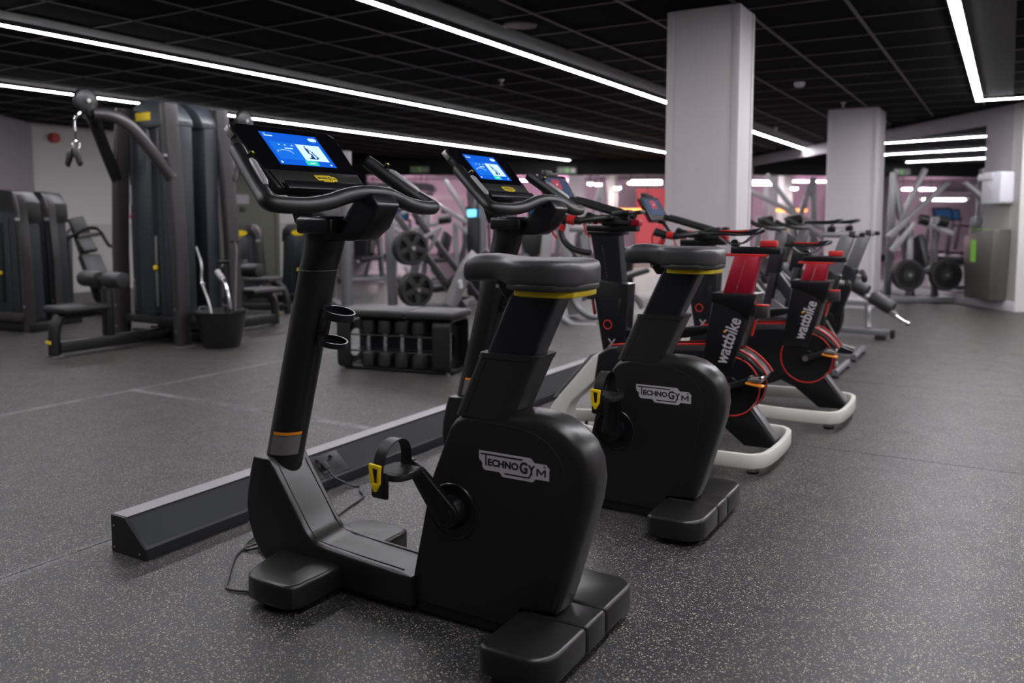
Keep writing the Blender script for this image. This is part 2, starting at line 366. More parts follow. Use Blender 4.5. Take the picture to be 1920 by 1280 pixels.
def column(name, x0, x1, y0, y1, label):
    o = B().bb(x0, x1, y0, y1, 0, ZC+.01, .012, 2)
    o = o.obj(name, M_col); struct(o, label, 'column')
    t = .05
    for xx in (x0-.006, x1-t+.006):
        B().bb(xx, xx+t, y0-.008, y0+.02, 0, ZC-.002, .003).obj('corner_trim', M_col, o)
    for yy in (y0-.006, y1-t+.006):
        B().bb(x1-.02, x1+.008, yy, yy+t, 0, ZC-.002, .003).obj('corner_trim', M_col, o)
    B().bb(x0-.012, x1+.012, y0-.014, y1+.012, 0, .14, .004).obj('plinth', M_skirt, o)
    return o
column('column', -2.18, -1.665, 5.93, 6.30, 'square pale grey column beside the red and black training bikes')
column('column', -2.19, -1.56, 12.25, 12.95, 'square pale grey column in front of the wall mirror')

# far end: soffit, hall beyond
so = B().prism([(v.x, v.y) for v in (far(-16, 21.7), far(9, 21.7), far(9, 22.1), far(-16, 22.1))], 2.345, ZC+.03, 'z').obj('trim_1', M_sofft)
struct(so, 'black soffit beam closing off the tiled ceiling', 'soffit')
hc = B().prism([(v.x, v.y) for v in (far(-16, 22.1), far(9, 22.1), far(9, 31), far(-16, 31))], 2.60, 2.66, 'z').obj('trim_2', M_pinkw); struct(hc, 'pale ceiling of the pink-lit hall beyond the soffit', 'ceiling')
def farwall(name, s0, s1, d, z0, z1, m, label, cat='wall', th=.15):
    o = B().prism([(v.x, v.y) for v in (far(s0, d), far(s1, d), far(s1, d+th), far(s0, d+th))], z0, z1, 'z').obj(name, m); return struct(o, label, cat)
farwall('wall_far', -16, 9, 30.2, 0, 2.62, M_pinkw, 'pale back wall of the pink-lit hall')
def sx(px, d): return (px-960)*d/FPX
# ------------------------------------------------------------------ lamps
def led_line(pts, label, wd=.055):
    pts = [Vector(p) for p in pts]; o = thing('led_line_light', label, 'light', (pts[0].x, pts[0].y, ZC-.03))
    O = o.location
    for a, b in zip(pts[:-1], pts[1:]):
        d = (b-a).normalized(); e = d*(wd/2 if len(pts) > 2 else 0)
        B().bar(a-e+V(0,0,ZC-.018), b+e+V(0,0,ZC-.018), wd+.012, .032).obj('housing', M_house, o, O=O)
        B().bar(a-e+V(0,0,ZC-.0355), b+e+V(0,0,ZC-.0355), wd, .005).obj('diffuser', M_lamp, o, O=O)
    return o
def strip(x0, x1, y0, y1):
    o = B().bb(x0, x1, y0, y1, ZC-.006, ZC+.02).obj('plain_strip', M_strip, ce); o['kind'] = 'structure'
for x, y0, y1, lab in ((-3.75, .1, 18.64, 'thin white LED line running into the tall column top'), (-6.57, -.6, 19.2, 'thin white LED line over the dumbbell bench'), (-9.50, -.6, 18.94, 'thin white LED line over the low weight towers by the left wall')):
    strip(x-.06, x+.34, y0, y1); led_line([(x, y0, 0), (x, y1, 0)], lab)
strip(-.44, -.02, .2, 11.9)
led_line([(-.38, .2, 0), (-.38, 11.95, 0), (2.0, 11.95, 0), (2.0, .2, 0)], 'angular white LED line turning a corner near the mirror wall', .07)
# ------------------------------------------------------------------ upright exercise bikes
def logo(par, O, U, W, wd, mb, mt, t=.0012, nm='badge'):
    """stepped name plate with lettering; O lower-left, wd its width"""
    U, W = Vector(U).normalized(), Vector(W).normalized(); N = U.cross(W); k = wd/1.34; O = Vector(O)
    out = [(0,.42),(0,.30),(.05,.25),(.06,.25),(.06,.17),(.10,.12),(.37,.12),(.43,.05),(.96,.05),(1.01,.11),(1.24,.11),(1.24,.27),(1.25,.30),(1.19,.37),(.99,.37),(.93,.44),(0,.44)]
    out = [(x/1.25*1.34, y) for x, y in out]
    b = B().slab([(u*k, v*k) for u, v in out], O, U, W, t).obj(nm, mb, par)
    c = B()
    def tx(s, x0, x1, y0, y1, off=.004):
        me = text_mesh(s, 1., off, .002); xs = [v.co.x for v in me.vertices]; ys = [v.co.y for v in me.vertices]
        fx = (x1-x0)/(max(xs)-min(xs)); fy = (y1-y0)/(max(ys)-min(ys))
        M = frame_m(O+N*(t+.0003), U, W) @ Matrix.Translation((x0*k, y0*k, 0)) @ Matrix.Diagonal((fx*k, fy*k, .2, 1)) @ Matrix.Translation((-min(xs), -min(ys), 0)); c.mesh(me, M)
    def rc(x0, x1, y0, y1): c.slab([(x0*k, y0*k), (x1*k, y0*k), (x1*k, y1*k), (x0*k, y1*k)], O+N*t, U, W, .0006)
    rc(.035, .84, .378, .404); rc(.125, .150, .195, .385)
    tx('ECHNO', .175, .765, .20, .325, .042); tx('G', .785, .935, .165, .36, .035); tx('Y', .940, 1.075, .165, .325, .04); tx('®', 1.225, 1.275, .305, .355, .0); c.slab([(x*k, y*k) for x, y in ((1.10, .165), (1.132, .165), (1.132, .245), (1.1875, .185), (1.243, .245), (1.243, .165), (1.275, .165), (1.275, .285), (1.24, .285), (1.1875, .225), (1.135, .285), (1.10, .285))], O+N*t, U, W, .0006)
    rc(.50, .955, .098, .122); c.slab([(.94*k, .098*k), (.97*k, .098*k), (1.02*k, .20*k), (.99*k, .20*k)], O+N*t, U, W, .0006)
    c.obj('lettering', mt, b); return b

def exercise_bike(loc, label, crank_deg):
    bk = thing('exercise_bike', label, 'exercise bike', loc, 0, 'black upright exercise bikes')
    # --- floor feet
    def foot(x0, x1, y0, y1, r, nm, par=bk):
        return B().prism(rrect(x0, x1, y0, y1, r, 5), .022, .104, 'z', .016, 3, .9).obj(nm, M_body, par)
    B().bb(.385, .60, -.062, .062, .020, .104, .012, 3).obj('rear_foot', M_body, bk)
    for sy in (-1, 1):
        y0, y1 = sorted((sy*.0645, sy*.297))
        pl = [(x, y) for x, y in rrect(.385, .60, y0, y1, .03, 5)]
        if sy < 0: pl = [(.60, -.0645), (.385, -.0645)]+[(.385, -.27)]+[(.385+.03*(1-cos(a)), -.27-.027*sin(a)) for a in [k*pi/8 for k in range(1, 5)]]+[(.52+.08*sin(a), -.217-.08*cos(a)) for a in [k*pi/10 for k in range(6)]]
        else: pl = [(.385, .0645), (.60, .0645)]+[(.60-.06*(1-cos(a)), .237+.06*sin(a)) for a in [k*pi/10 for k in range(6)]]+[(.415-.03*sin(a), .267+.03*cos(a)) for a in [k*pi/8 for k in range(5)]]
        B().prism(pl, .022, .104, 'z', .014, 3, .9).obj('foot_cap', M_body, bk)
        B().cyl((.50, sy*.24, 0), (.50, sy*.24, .03), .022).obj('levelling_foot', M_blk, bk)
        y0, y1 = sorted((sy*.07, sy*.295))
        pl = [(-.285, sy*.07), (-.52, sy*.07)]+[(-.52+.02*sin(a)*0, sy*.10) for a in (0,)]
        pl = [(-.270, sy*.07), (-.545, sy*.07), (-.53, sy*.16), (-.51, sy*.235), (-.495, sy*.268), (-.470, sy*.29), (-.43, sy*.297), (-.32, sy*.297), (-.288, sy*.285), (-.275, sy*.255)]
        if sy > 0: pl = pl[::-1]
        B().prism(pl, .022, .102, 'z', .014, 3, .9).obj('front_foot', M_body, bk)
        B().cyl((-.42, sy*.25, 0), (-.42, sy*.25, .03), .022).obj('levelling_foot', M_blk, bk)
    # --- floor beam curving up to the post
    prof = [(.014, .03), (.014, .124), (-.03, .129), (-.20, .138), (-.34, .147), (-.375, .152), (-.40, .162), (-.425, .185), (-.46, .235), (-.52, .318), (-.562, .378), (-.585, .405), (-.66, .405), (-.685, .36), (-.703, .29), (-.708, .23), (-.700, .165), (-.68, .11), (-.65, .065), (-.615, .035), (-.58, .03)]
    B().pillow(prof, -.086, .086, [.004]*2+[.014]*9+[.006]*2+[.02]*7+[.004], 4).obj('frame_beam', M_body, bk)
    rb = B()
    for yy in (-.062, .062):
        rb.tube(cr([(-.03, yy, .131), (-.20, yy, .1392), (-.34, yy, .1482), (-.40, yy, .1635), (-.46, yy, .2365), (-.562, yy, .380)], 5), .0016, 5)
    rb.obj('panel_seam', M_dkprint, bk)
    B().bb(-.64, .0, -.070, .070, .012, .034).obj('underside_rail', M_blk, bk)
    # --- front post
    zs = [.34, .42, .55, .70, .85, 1.00, 1.05]; pc = lambda z: -.612+.188*((z-.34)/.71)
    def sec(z, a, b_, x=None):
        x = pc(z) if x is None else x
        return [Vector((x+a*cos(2*pi*k/24), b_*sin(2*pi*k/24), z)) for k in range(24)]
    B().loft([sec(z, .066, .062) for z in zs]).obj('post', M_body, bk)
    B().loft([sec(1.051, .0665, .0625, pc(1.05)), sec(1.085, .067, .0625, -.410), sec(1.12, .068, .063, -.400), sec(1.15, .070, .064, -.393), sec(1.19, .074, .066, -.388)]).obj('post_head', M_body, bk)
    B().tube([p*1. for p in sec(1.0505, .0672, .0632)], .0011, 5, True).obj('post_seam', M_label, bk)
    def patch(z0, z1, a0, a1, nm, m, off=.0012):
        secs = []; b = B(); n = 10; vs = []; fs = []
        for zz in (z0, z1):
            for k in range(n+1):
                a = radians(a0+(a1-a0)*k/n); vs.append((pc(zz)+(.066+off)*cos(a), (.062+off)*sin(a), zz))
        for k in range(n): fs.append((k, k+1, n+2+k, n+1+k))
        return b.add(vs, fs).obj(nm, m, bk)
    patch(.415, .484, -102, -8, 'warning_label', M_label); patch(.486, .497, -102, -8, 'label_stripe', M_oran)
    # --- bottle holder
    h = B(); ax = Vector((.26, 0, 1)).normalized()
    hp = B(); x0 = pc(.87)+.064
    hp.bar((pc(.80)+.069, 0, .80), (pc(.915)+.069, 0, .915), .05, .016, .004, up=(1,0,0)); ho = hp.obj('bottle_holder', M_blk, bk)
    def ring(c, R, hgt, nm):
        c = Vector(c)
        B().lathe([(R, 0), (R, hgt), (R-.0045, hgt), (R-.0045, 0), (R, 0)], c, ax, 32).obj(nm, M_blk, ho)
    ring((pc(.905)+.066+.054, 0, .895), .054, .026, 'holder_ring'); ring((pc(.82)+.066+.050, 0, .805), .050, .018, 'holder_ring')
    B().lathe([(.050, 0), (.030, 0), (.030, .003), (.050, .003), (.050, 0)], (pc(.82)+.066+.050, 0, .805), ax, 28).obj('holder_base', M_blk, ho)
    # --- drive housing
    P = [(-.008, .046), (.075, .43), (.145, .605), (.165, .632), (.19, .65), (.225, .662), (.30, .670), (.40, .674), (.455, .672), (.505, .660), (.55, .635), (.585, .600), (.606, .555), (.612, .50), (.604, .44), (.585, .37), (.525, .17), (.50, .106), (.385, .106), (.382, .046)]
    R = [.006, .008, .014, .02, .026, .030, .034, .036, .036, .038, .04, .04, .04, .04, .04, .04, .034, .028, .004, .004]
    hs = B().pillow(P, -.066, .066, R, 5).obj('housing', M_body, bk)
    sm = B()
    for sy in (-1, 1):
        yy = sy*.0655
        sm.tube(cr([(.255, sy*.040, .664), (.262, sy*.060, .648), (.285, yy, .634), (.36, yy, .632), (.42, yy, .624), (.475, yy, .600), (.515, yy, .555), (.527, yy, .50), (.520, yy, .44), (.49, yy, .31), (.445, yy, .15), (.428, yy, .108)], 5), .0022, 5)
    sm.obj('panel_seam', M_dkprint, hs)
    B().bb(.02, .38, -.060, .060, .015, .047).obj('underside_rail', M_blk, bk)
    for sy in (-1, 1): B().cyl((.018, sy*.064, .095), (.018, sy*.0668, .095), .005, 10).obj('screw', M_blk, hs)
    for sy in (-1, 1):
        ys = sy*.0655
        if sy < 0: logo(hs, (.252, ys-.0014, .476), (1,0,0), (0,0,1), .232, M_grey, M_dkprint)
        else: logo(hs, (.484, ys+.0014, .476), (-1,0,0), (0,0,1), .232, M_grey, M_dkprint)
        # crank recess, its shade given by a darker flat disc, and crank
        hub = Vector((.158, 0, .352))
        rc = B().torus(hub+V(0, sy*.066, 0), (0,1,0), .082, .0045, 40, 6)
        rc.lathe([(.074, 0), (.066, .006), (.0, .006)], hub+V(0, sy*.0658, 0), (0,-sy,0), 32) if False else rc.lathe([(.0805, 0), (.0805, .0012), (.001, .0012)], hub+V(0, sy*.0662, 0), (0,sy,0), 32)
        rc.obj('crank_recess_disc', M_blk, hs)
        a = radians(crank_deg+(0 if sy < 0 else 180)); d = Vector((cos(a), 0, sin(a))); nrm = Vector((-sin(a), 0, cos(a)))
        c0 = hub+V(0, sy*.105, 0); c1 = hub+d*.172+V(0, sy*.128, 0)
        cb = B(); n = 12; outl = []
        for k in range(n+1): th = pi/2+pi*k/n; outl.append((.043*cos(th), .043*sin(th)))
        for k in range(n+1): th = -pi/2+pi*k/n; outl.append((.172+.021*cos(th), .021*sin(th)))
        lo = [hub+d*u+nrm*v+V(0, sy*(.088+.032*u/.172), 0) for u, v in outl]; hi = [p+V(0, sy*.024, 0) for p in lo]
        m = len(lo); cb.add(lo+hi, [list(range(m)), list(range(2*m-1, m-1, -1))]+[(i, (i+1) % m, (i+1) % m+m, i+m) for i in range(m)], .006, 2)
        ca = cb.obj('crank_arm', M_blk, bk)
        B().lathe([(.05, 0), (.05, .02), (.038, .045)], hub+V(0, sy*.064, 0), (0,sy,0), 28).obj('crank_hub', M_blk, ca)
        B().torus(hub+V(0, sy*.1128, 0), (0,1,0), .026, .0012, 28, 5).obj('hub_cap', M_body, ca)
        # pedal
        pc_ = hub+d*.172+V(0, sy*.205, 0)
        pd = B().prism([(pc_.x+u, pc_.y+sy*v) for u, v in ((-.056, -.040), (-.044, -.056), (.036, -.056), (.054, -.036), (.058, .010), (.048, .045), (.026, .058), (-.034, .058), (-.052, .042))][::sy], pc_.z-.013, pc_.z+.008, 'z', .005, 2).obj('pedal', M_body2, bk)
        rb = B()
        for k in range(17):
            x = pc_.x-.048+k*.006; rb.bb(x-.0012, x+.0012, pc_.y-.044, pc_.y+.044, pc_.z+.0075, pc_.z+.0095)
        rb.obj('tread_rib', M_rubber, pd)['kind'] = 'stuff'
        B().cyl(hub+d*.172+V(0, sy*.125, 0), pc_, .009, 10).obj('pedal_spindle', M_blk, pd)
        pth = cr([(0, sy*.072, -.055), (0, sy*.075, -.02), (0, sy*.076, .03), (0, sy*.060, .078), (0, sy*.022, .098), (0, sy*-.022, .090), (0, sy*-.048, .055), (0, sy*-.056, .0)], 5)
        B().tube([pc_+p+V(-.010, 0, 0) for p in pth], .0018, 8, rb=.020, up=None, sq=.35).obj('strap', M_rubber, pd) if False else None
        sb = B(); L = [pc_+p+V(-.012+p.z*.10, 0, 0) for p in pth]; vs = []
        for k, p in enumerate(L):
            t = (L[min(k+1, len(L)-1)]-L[max(k-1, 0)]).normalized(); nn = Vector((1,0,0)).cross(t).normalized()
            for u, v in ((-.019, -.0013), (.019, -.0013), (.019, .0013), (-.019, .0013)): vs.append(p+V(u,0,0)+nn*v)
        fs = [(i*4+k, i*4+(k+1) % 4, i*4+4+(k+1) % 4, i*4+4+k) for i in range(len(L)-1) for k in range(4)]+[(0,1,2,3), tuple(len(vs)-4+k for k in range(4))]
        st = sb.add(vs, fs).obj('strap', M_rubber, pd)
        B().bb(pc_.x-.036, pc_.x+.018, min(pc_.y+sy*.060, pc_.y+sy*.074), max(pc_.y+sy*.060, pc_.y+sy*.074), pc_.z-.062, pc_.z+.016, .006).obj('strap_plate', M_blk, pd)
        yo = pc_.y+sy*.079
        yb = B()
        yb.bar((pc_.x-.034, yo, pc_.z+.034), (pc_.x-.028, yo, pc_.z-.018), .011, .008, .002, up=(0,1,0)); yb.bar((pc_.x-.002, yo, pc_.z+.030), (pc_.x-.006, yo, pc_.z-.018), .011, .008, .002, up=(0,1,0))
        yb.bar((pc_.x-.038, yo, pc_.z+.034), (pc_.x+.004, yo, pc_.z+.030), .012, .009, .002, up=(0,1,0)); yb.prism([(pc_.x-.034, pc_.z-.016), (pc_.x-.001, pc_.z-.016), (pc_.x-.014, pc_.z-.040), (pc_.x-.022, pc_.z-.040)], yo-.004, yo+.004, 'y', .001)
        yb.obj('buckle', M_yel, pd)
    # --- saddle post
    lean = .46
    def lp(z0, z1, xf0, xr0, hw, bev, nm, m, r=.02):
        b = B(); secs = []
        for z in (z0, z1):
            xo = (z-z0)*lean; secs.append([Vector((x+xo, y, z)) for x, y in rrect(xf0, xr0, -hw, hw, r, 4)])
        return b.loft(secs).obj(nm, m, bk)
    lp(.645, .822, .162, .352, .066, 0, 'post_sleeve', M_body2, .022); cl = lp(.823, .838, .242, .436, .068, 0, 'sleeve_collar', M_body2, .022)
    lp(.80, 1.02, .246, .402, .048, 0, 'saddle_post', M_navy, .016)
    sr = B()
    sr.tube([(.205, -.0665, .66), (.275, -.0665, .815)], .0014, 5); sr.obj('panel_seam', M_dkprint, cl)
    B().loft([[Vector((x, y, 1.0)) for x, y in rrect(.318, .50, -.045, .045, .015, 3)], [Vector((x, y, 1.04)) for x, y in rrect(.290, .53, -.05, .05, .015, 3)]]).obj('saddle_bracket', M_blk, bk)
    B().cyl((.305, -.052, 1.030), (.305, -.046, 1.030), .006, 10).obj('screw', M_steel, bk)
    # saddle: sections along x
    st = [(-.0, .026, 1.066, .020), (.006, .042, 1.068, .030), (.02, .053, 1.073, .037), (.05, .058, 1.079, .040), (.09, .060, 1.081, .040), (.12, .064, 1.079, .039), (.145, .072, 1.076, .038), (.165, .086, 1.073, .038), (.18, .102, 1.0715, .0385), (.20, .116, 1.070, .039), (.23, .127, 1.0695, .0395), (.27, .132, 1.0695, .040), (.32, .132, 1.0695, .040), (.352, .124, 1.069, .0395), (.374, .106, 1.068, .037), (.388, .08, 1.067, .031), (.394, .05, 1.066, .020)]
    X0 = .178; secs = []
    for x, wv, zc, hv in st:
        s_ = []
        for k in range(32):
            t = 2*pi*(k+.5)/32; cx, sz = cos(t), sin(t); e1 = .62-.26*min(1, max(0, (x-.10)/.1)); e2 = .70-.30*min(1, max(0, (x-.10)/.1)); yy = math.copysign(abs(cx)**e1, cx)*wv; zz = math.copysign(abs(sz)**e2, sz)*hv
            if sz > .3 and x > .25: zz -= .013*math.exp(-(yy/.022)**2)*min(1, (x-.25)/.08)
            if x > .1 and sz > 0: zz += .004*(abs(yy)/.13)**2
            s_.append(Vector((X0+x, yy, zc+zz)))
        secs.append(s_)
    sd = B().loft(secs).obj('saddle', M_seat, bk, sharp=60)
    # rim shell under the saddle
    rim = [(.155, .0), (.16, .05), (.175, .082), (.20, .108), (.24, .128), (.30, .135), (.345, .126), (.375, .100), (.391, .06), (.395, 0)]
    full = rim+[(x, -y) for x, y in rim[-2:0:-1]]
    B().prism([(X0+x, y) for x, y in full], 1.026, 1.044, 'z', .004, 2).obj('saddle_rim', M_body2, sd)
    lv = [(X0+.20, -.085), (X0+.24, -.104), (X0+.30, -.108), (X0+.345, -.100), (X0+.38, -.07), (X0+.385, .0), (X0+.38, .07), (X0+.345, .100), (X0+.30, .108), (X0+.24, .104), (X0+.20, .085)]
    B().prism(lv, 1.008, 1.027, 'z', .004, 2).obj('adjuster_lever', M_yel, sd)
    # --- handlebar, tray, bracket
    hb = []
    half = [(-.455, .300, 1.422), (-.38, .330, 1.364), (-.31, .358, 1.311), (-.268, .376, 1.282), (-.245, .385, 1.268), (-.226, .376, 1.261), (-.212, .34, 1.258), (-.204, .27, 1.259), (-.198, .19, 1.270), (-.193, .12, 1.288), (-.190, .06, 1.298), (-.189, 0, 1.300)]
    pts = [V(x, -y, z) for x, y, z in half]+[V(x, y, z) for x, y, z in half[-2::-1]]
    hbo = B().tube(cr(pts, 4), .0245, 14).obj('handlebar', M_rubber, bk, sharp=60)
    for sy in (-1, 1):
        B().cyl((-.462, sy*.2975, 1.4275), (-.455, sy*.300, 1.4225), .0235, 14).obj('grip_cap', M_blk, hbo)
        g = [V(-.305, sy*.360, 1.307), V(-.395, sy*.324, 1.376)]
        off = Vector((.030, -sy*.004, .026))*.62
        B().tube([g[0].lerp(g[1], -.12)+off, g[0]+off*1.08, g[0].lerp(g[1], .85)+off*1.08, g[1]+off], [.007, .0105, .0105, .007], 10).obj('pulse_sensor', M_silver2, hbo)
        B().cyl(g[1]+(g[1]-g[0])*.16+off*1.15, g[1]+(g[1]-g[0])*.16+off*1.75, .008, 12).obj('grip_button', M_blk, hbo)
        B().cyl(g[1]+(g[1]-g[0])*.16+off*1.7, g[1]+(g[1]-g[0])*.16+off*1.82, .004, 10).obj('grip_button_ring', M_yel2, hbo)
    B().bb(-.435, -.285, -.092, .092, 1.172, 1.226, .012, 3).obj('tray', M_blk, bk)
    B().bb(-.425, -.295, -.082, .082, 1.220, 1.2275, .002).obj('tray_insert', M_gloss, bk)
    arm = [(-.40, 1.150), (-.215, 1.150), (-.16, 1.190), (-.118, 1.262), (-.150, 1.300), (-.205, 1.292), (-.275, 1.215), (-.33, 1.200), (-.40, 1.200)]
    B().prism(arm, -.055, .055, 'y', .010, 3).obj('handlebar_bracket', M_blk, bk)
    # neck carrying the console
    B().prism([(-.46, 1.20), (-.375, 1.20), (-.395, 1.29), (-.44, 1.36), (-.50, 1.40), (-.52, 1.36)], -.07, .07, 'y', .010, 2).obj('console_neck', M_blk, bk)
    # --- console
    T0, T1 = Vector((-.380, 0, 1.312)), Vector((-.574, 0, 1.524)); Wv = (T1-T0).normalized(); Lc = (T1-T0).length; U = Vector((0, 1, 0)); N = U.cross(Wv)
    hb0, hb1 = .212, .238
    outl = [(-hb0+.02, 0), (hb0-.02, 0), (hb0-.004, .008), (hb0, .022), (hb1, Lc-.03), (hb1-.008, Lc-.008), (hb1-.03, Lc), (-hb1+.03, Lc), (-hb1+.008, Lc-.008), (-hb1, Lc-.03), (-hb0, .022), (-hb0+.004, .008)]
    co = B().slab(outl, T0, U, Wv, -.030, .005, 2).obj('console', M_body, bk)
    sx_ = lambda v: hb0+(hb1-hb0)*v/Lc
    v0 = .082
    B().slab([(-sx_(v0)+.005, v0), (sx_(v0)-.005, v0), (sx_(Lc-.03)-.005, Lc-.03), (hb1-.034, Lc-.006), (-hb1+.034, Lc-.006), (-sx_(Lc-.03)+.005, Lc-.03)], T0, U, Wv, .0022).obj('glass', M_gloss, co)
    B().slab([(-.195, 0), (-.08, 0), (-.065, .020), (.185, .020), (.195, .006), (.205, .078), (-.205, .078)], T0+N*.0, U, Wv, .006, .002).obj('lower_bezel', M_body2, co)
    shelf = B(); shelf.bar(T0+Wv*.004+N*.012+U*-.19, T0+Wv*.004+N*.012+U*.19, .016, .034, .004, up=Wv); shelf.obj('reading_ledge', M_blk, co)
    logo(co, T0+U*-.02+Wv*.030+N*.0062, U, Wv, .098, M_yel2, M_dkprint, .0010)
    for sy in (-1, 1): B().bar(T1+U*(sy*(hb1+.001))+Wv*-.055-N*.014, T1+U*(sy*(hb1+.001))+Wv*-.012-N*.014, .003, .020, .001, up=N).obj('edge_trim', M_steel, co)
    # screen contents
    s0 = Vector((-.449, 0, 1.396)); v1 = (s0-T0).dot(Wv); SH, SW = .148, .130
    sO = T0+Wv*v1+N*.0023
    def sc(x0, x1, y0, y1, m, nm, lift=.0004, par=None, poly=None):
        pl = poly or [(x0, y0), (x1, y0), (x1, y1), (x0, y1)]
        return B().slab([((u*2-1)*SW, v*SH) for u, v in pl], sO+N*lift, U, Wv, .0003).obj(nm, m, par or scr)
    scr = B().slab([(-SW, 0), (SW, 0), (SW, SH), (-SW, SH)], sO, U, Wv, .0003).obj('screen', M_sBlue, co)
    sc(.06, .50, .17, .70, M_sBlue2, 'screen_panel'); sc(.50, .93, .17, .68, M_sWhite, 'screen_card'); sc(.47, .69, .02, .155, M_sGreen, 'screen_button', .0006)
    sc(.535, .63, .07, .10, M_sWhite, 'screen_text', .001); sc(.05, .19, .87, .90, M_sWhite, 'screen_text'); sc(.05, .09, .93, .95, M_sWhite, 'screen_text')
    B().slab([((u*2-1)*SW, v*SH) for u, v in rrect(.81, .965, .82, .93, .05, 3)], sO+N*.0004, U, Wv, .0003).obj('screen_tab', M_sWhite, scr)
    for u in (.20, .30, .42): sc(u-.012, u+.012, .60, .635, M_sLine, 'screen_icon', .0008)
    sc(.26, .40, .50, .53, M_sWhite, 'screen_text', .0008)
    ln = [(.10, .37), (.10, .42), (.15, .43), (.19, .46), (.25, .46), (.28, .44), (.33, .43), (.36, .35)]
    B().tube([sO+U*((u*2-1)*SW)+Wv*(v*SH)+N*.001 for u, v in ln], .0007, 4).obj('screen_graph', M_sWhite, scr)
    for u in (.05, .92): B().lathe([(.0045, 0), (.0045, .0003)], sO+U*((u*2-1)*SW)+Wv*(.07*SH)+N*.0006, N, 12).obj('screen_icon', M_sWhite, scr)
    fg = B()
    def fp(pts): fg.slab([((u*2-1)*SW, v*SH) for u, v in pts], sO+N*.0008, U, Wv, .0003)
    fp([(.635, .60), (.655, .60), (.658, .64), (.645, .66), (.632, .64)]); fp([(.622, .59), (.655, .58), (.672, .48), (.655, .42), (.628, .44)]); fp([(.655, .55), (.665, .56), (.715, .47), (.705, .46)])
    fp([(.630, .45), (.66, .42), (.70, .38), (.69, .30), (.675, .30), (.68, .36), (.63, .40)]); fp([(.60, .26), (.60, .23), (.74, .22), (.74, .25)]); fp([(.63, .25), (.70, .25), (.695, .34), (.65, .35)]); fp([(.70, .46), (.72, .47), (.765, .28), (.745, .25)]); fp([(.725, .255), (.765, .235), (.77, .30), (.755, .32)])
    fg.obj('screen_figure', M_sNavy, scr)
    return bk
b1 = exercise_bike((-1.55, 2.085, 0), 'black upright exercise bike with its plug in the floor trunking socket', 124)
b2 = exercise_bike((-1.53, 3.235, 0), 'black upright exercise bike standing next to a red and black training bike', 80)

# ------------------------------------------------------------------ floor trunking, plug and cables
tr = thing('floor_trunking', 'long low anthracite cable trunking with sockets on the floor', 'cable trunking', (-2.70, 1.86, 0))
O = Vector((-2.70, 1.86, 0))
pr = [(-2.785, 0), (-2.665, 0), (-2.650, .035), (-2.650, .048), (-2.735, .138), (-2.785, .138)]
pr = [(-2.80, 0), (-2.61, 0), (-2.61, .040), (-2.725, .138), (-2.80, .138)]
B().prism(pr, 1.86, 14.5, 'y', .002, 1).obj('body', M_rail, tr, O=O)
B().prism([(-2.802, .137), (-2.722, .137), (-2.722, .1395), (-2.802, .1395)], 1.862, 14.5, 'y').obj('top_edge', M_railtop, tr, O=O)
sl = Vector((-2.725+2.61, 0, .098)); sl = Vector((-.115, 0, .098)).normalized()   # up the sloping face
sn = Vector((.098, 0, .115)).normalized()
ec = B().prism([(x*1., z) for x, z in pr], 1.852, 1.8605, 'y').obj('end_cap', M_frameblk, tr, O=O)
for x, z in ((-2.785, .02), (-2.785, .10), (-2.64, .02)): B().cyl((x, 1.850, z), (x, 1.853, z), .004, 8).obj('screw', M_steel, ec, O=O)
cv = B().slab([(.012, .012), (12.6, .012), (12.6, .138), (.012, .138)], V(-2.61, 1.86, .04)+sn*.0003, (0,1,0), sl, -.0022).obj('cover_strip', M_rail, tr, O=O)
so_ = V(-2.61, 2.80, .04)+sl*.018+sn*.0025
def sock(y):
    q = V(-2.61, y, .04)+sl*.014+sn*.0025
    p = B().slab([(0,0),(.205,0),(.205,.118),(0,.118)], q, (0,1,0), sl, -.006, .002).obj('socket_plate', M_frameblk, tr, O=O)
    for c in (.062, .148):
        for dx, dy in ((-.011, .030), (.011, .030), (0, .052)): B().slab([(c+dx-.0035, dy-.005), (c+dx+.0035, dy-.005), (c+dx+.0035, dy+.005), (c+dx-.0035, dy+.005)], q+sn*.0061, (0,1,0), sl, -.0006).obj('socket_slot', M_dkprint, p, O=O)
        B().slab([(c-.008, .085), (c+.008, .085), (c+.008, .103), (c-.008, .103)], q+sn*.006, (0,1,0), sl, -.004, .001).obj('socket_switch', M_blk, p, O=O)
sock(2.75); sock(3.95)
pq = V(-2.61, 2.75, .04)+sl*.056+sn*.0085
pl = thing('power_plug', 'black power plug and lead in the floor trunking socket', 'power plug', pq+V(0, .062, 0))
Op = pq+V(0, .062, 0)
B().slab(rrect(.038, .086, -.026, .026, .010, 3), pq+sn*.0, (0,1,0), sl, -.022, .004).obj('plug_body', M_rubber, pl, O=Op)
B().slab(rrect(.046, .078, -.012, .030, .008, 3), pq+sn*.020, (0,1,0), sl, -.014, .004).obj('plug_grip', M_frame, pl, O=Op)
c0 = pq+V(0,.062,0)-sl*.026+sn*.012
path = [c0, c0-sl*.03+V(.012,0,-.005), V(-2.53, 2.865, .008), V(-2.50, 2.88, .006), V(-2.455, 2.83, .006), V(-2.40, 2.79, .006), V(-2.38, 2.745, .006), V(-2.36, 2.66, .006), V(-2.345, 2.60, .006), V(-2.325, 2.53, .006), V(-2.33, 2.45, .006), V(-2.315, 2.36, .007), V(-2.27, 2.25, .02), V(-2.24, 2.16, .04)]
B().tube(cr(path, 5), .0042, 8).obj('lead', M_cable, pl, O=Op)
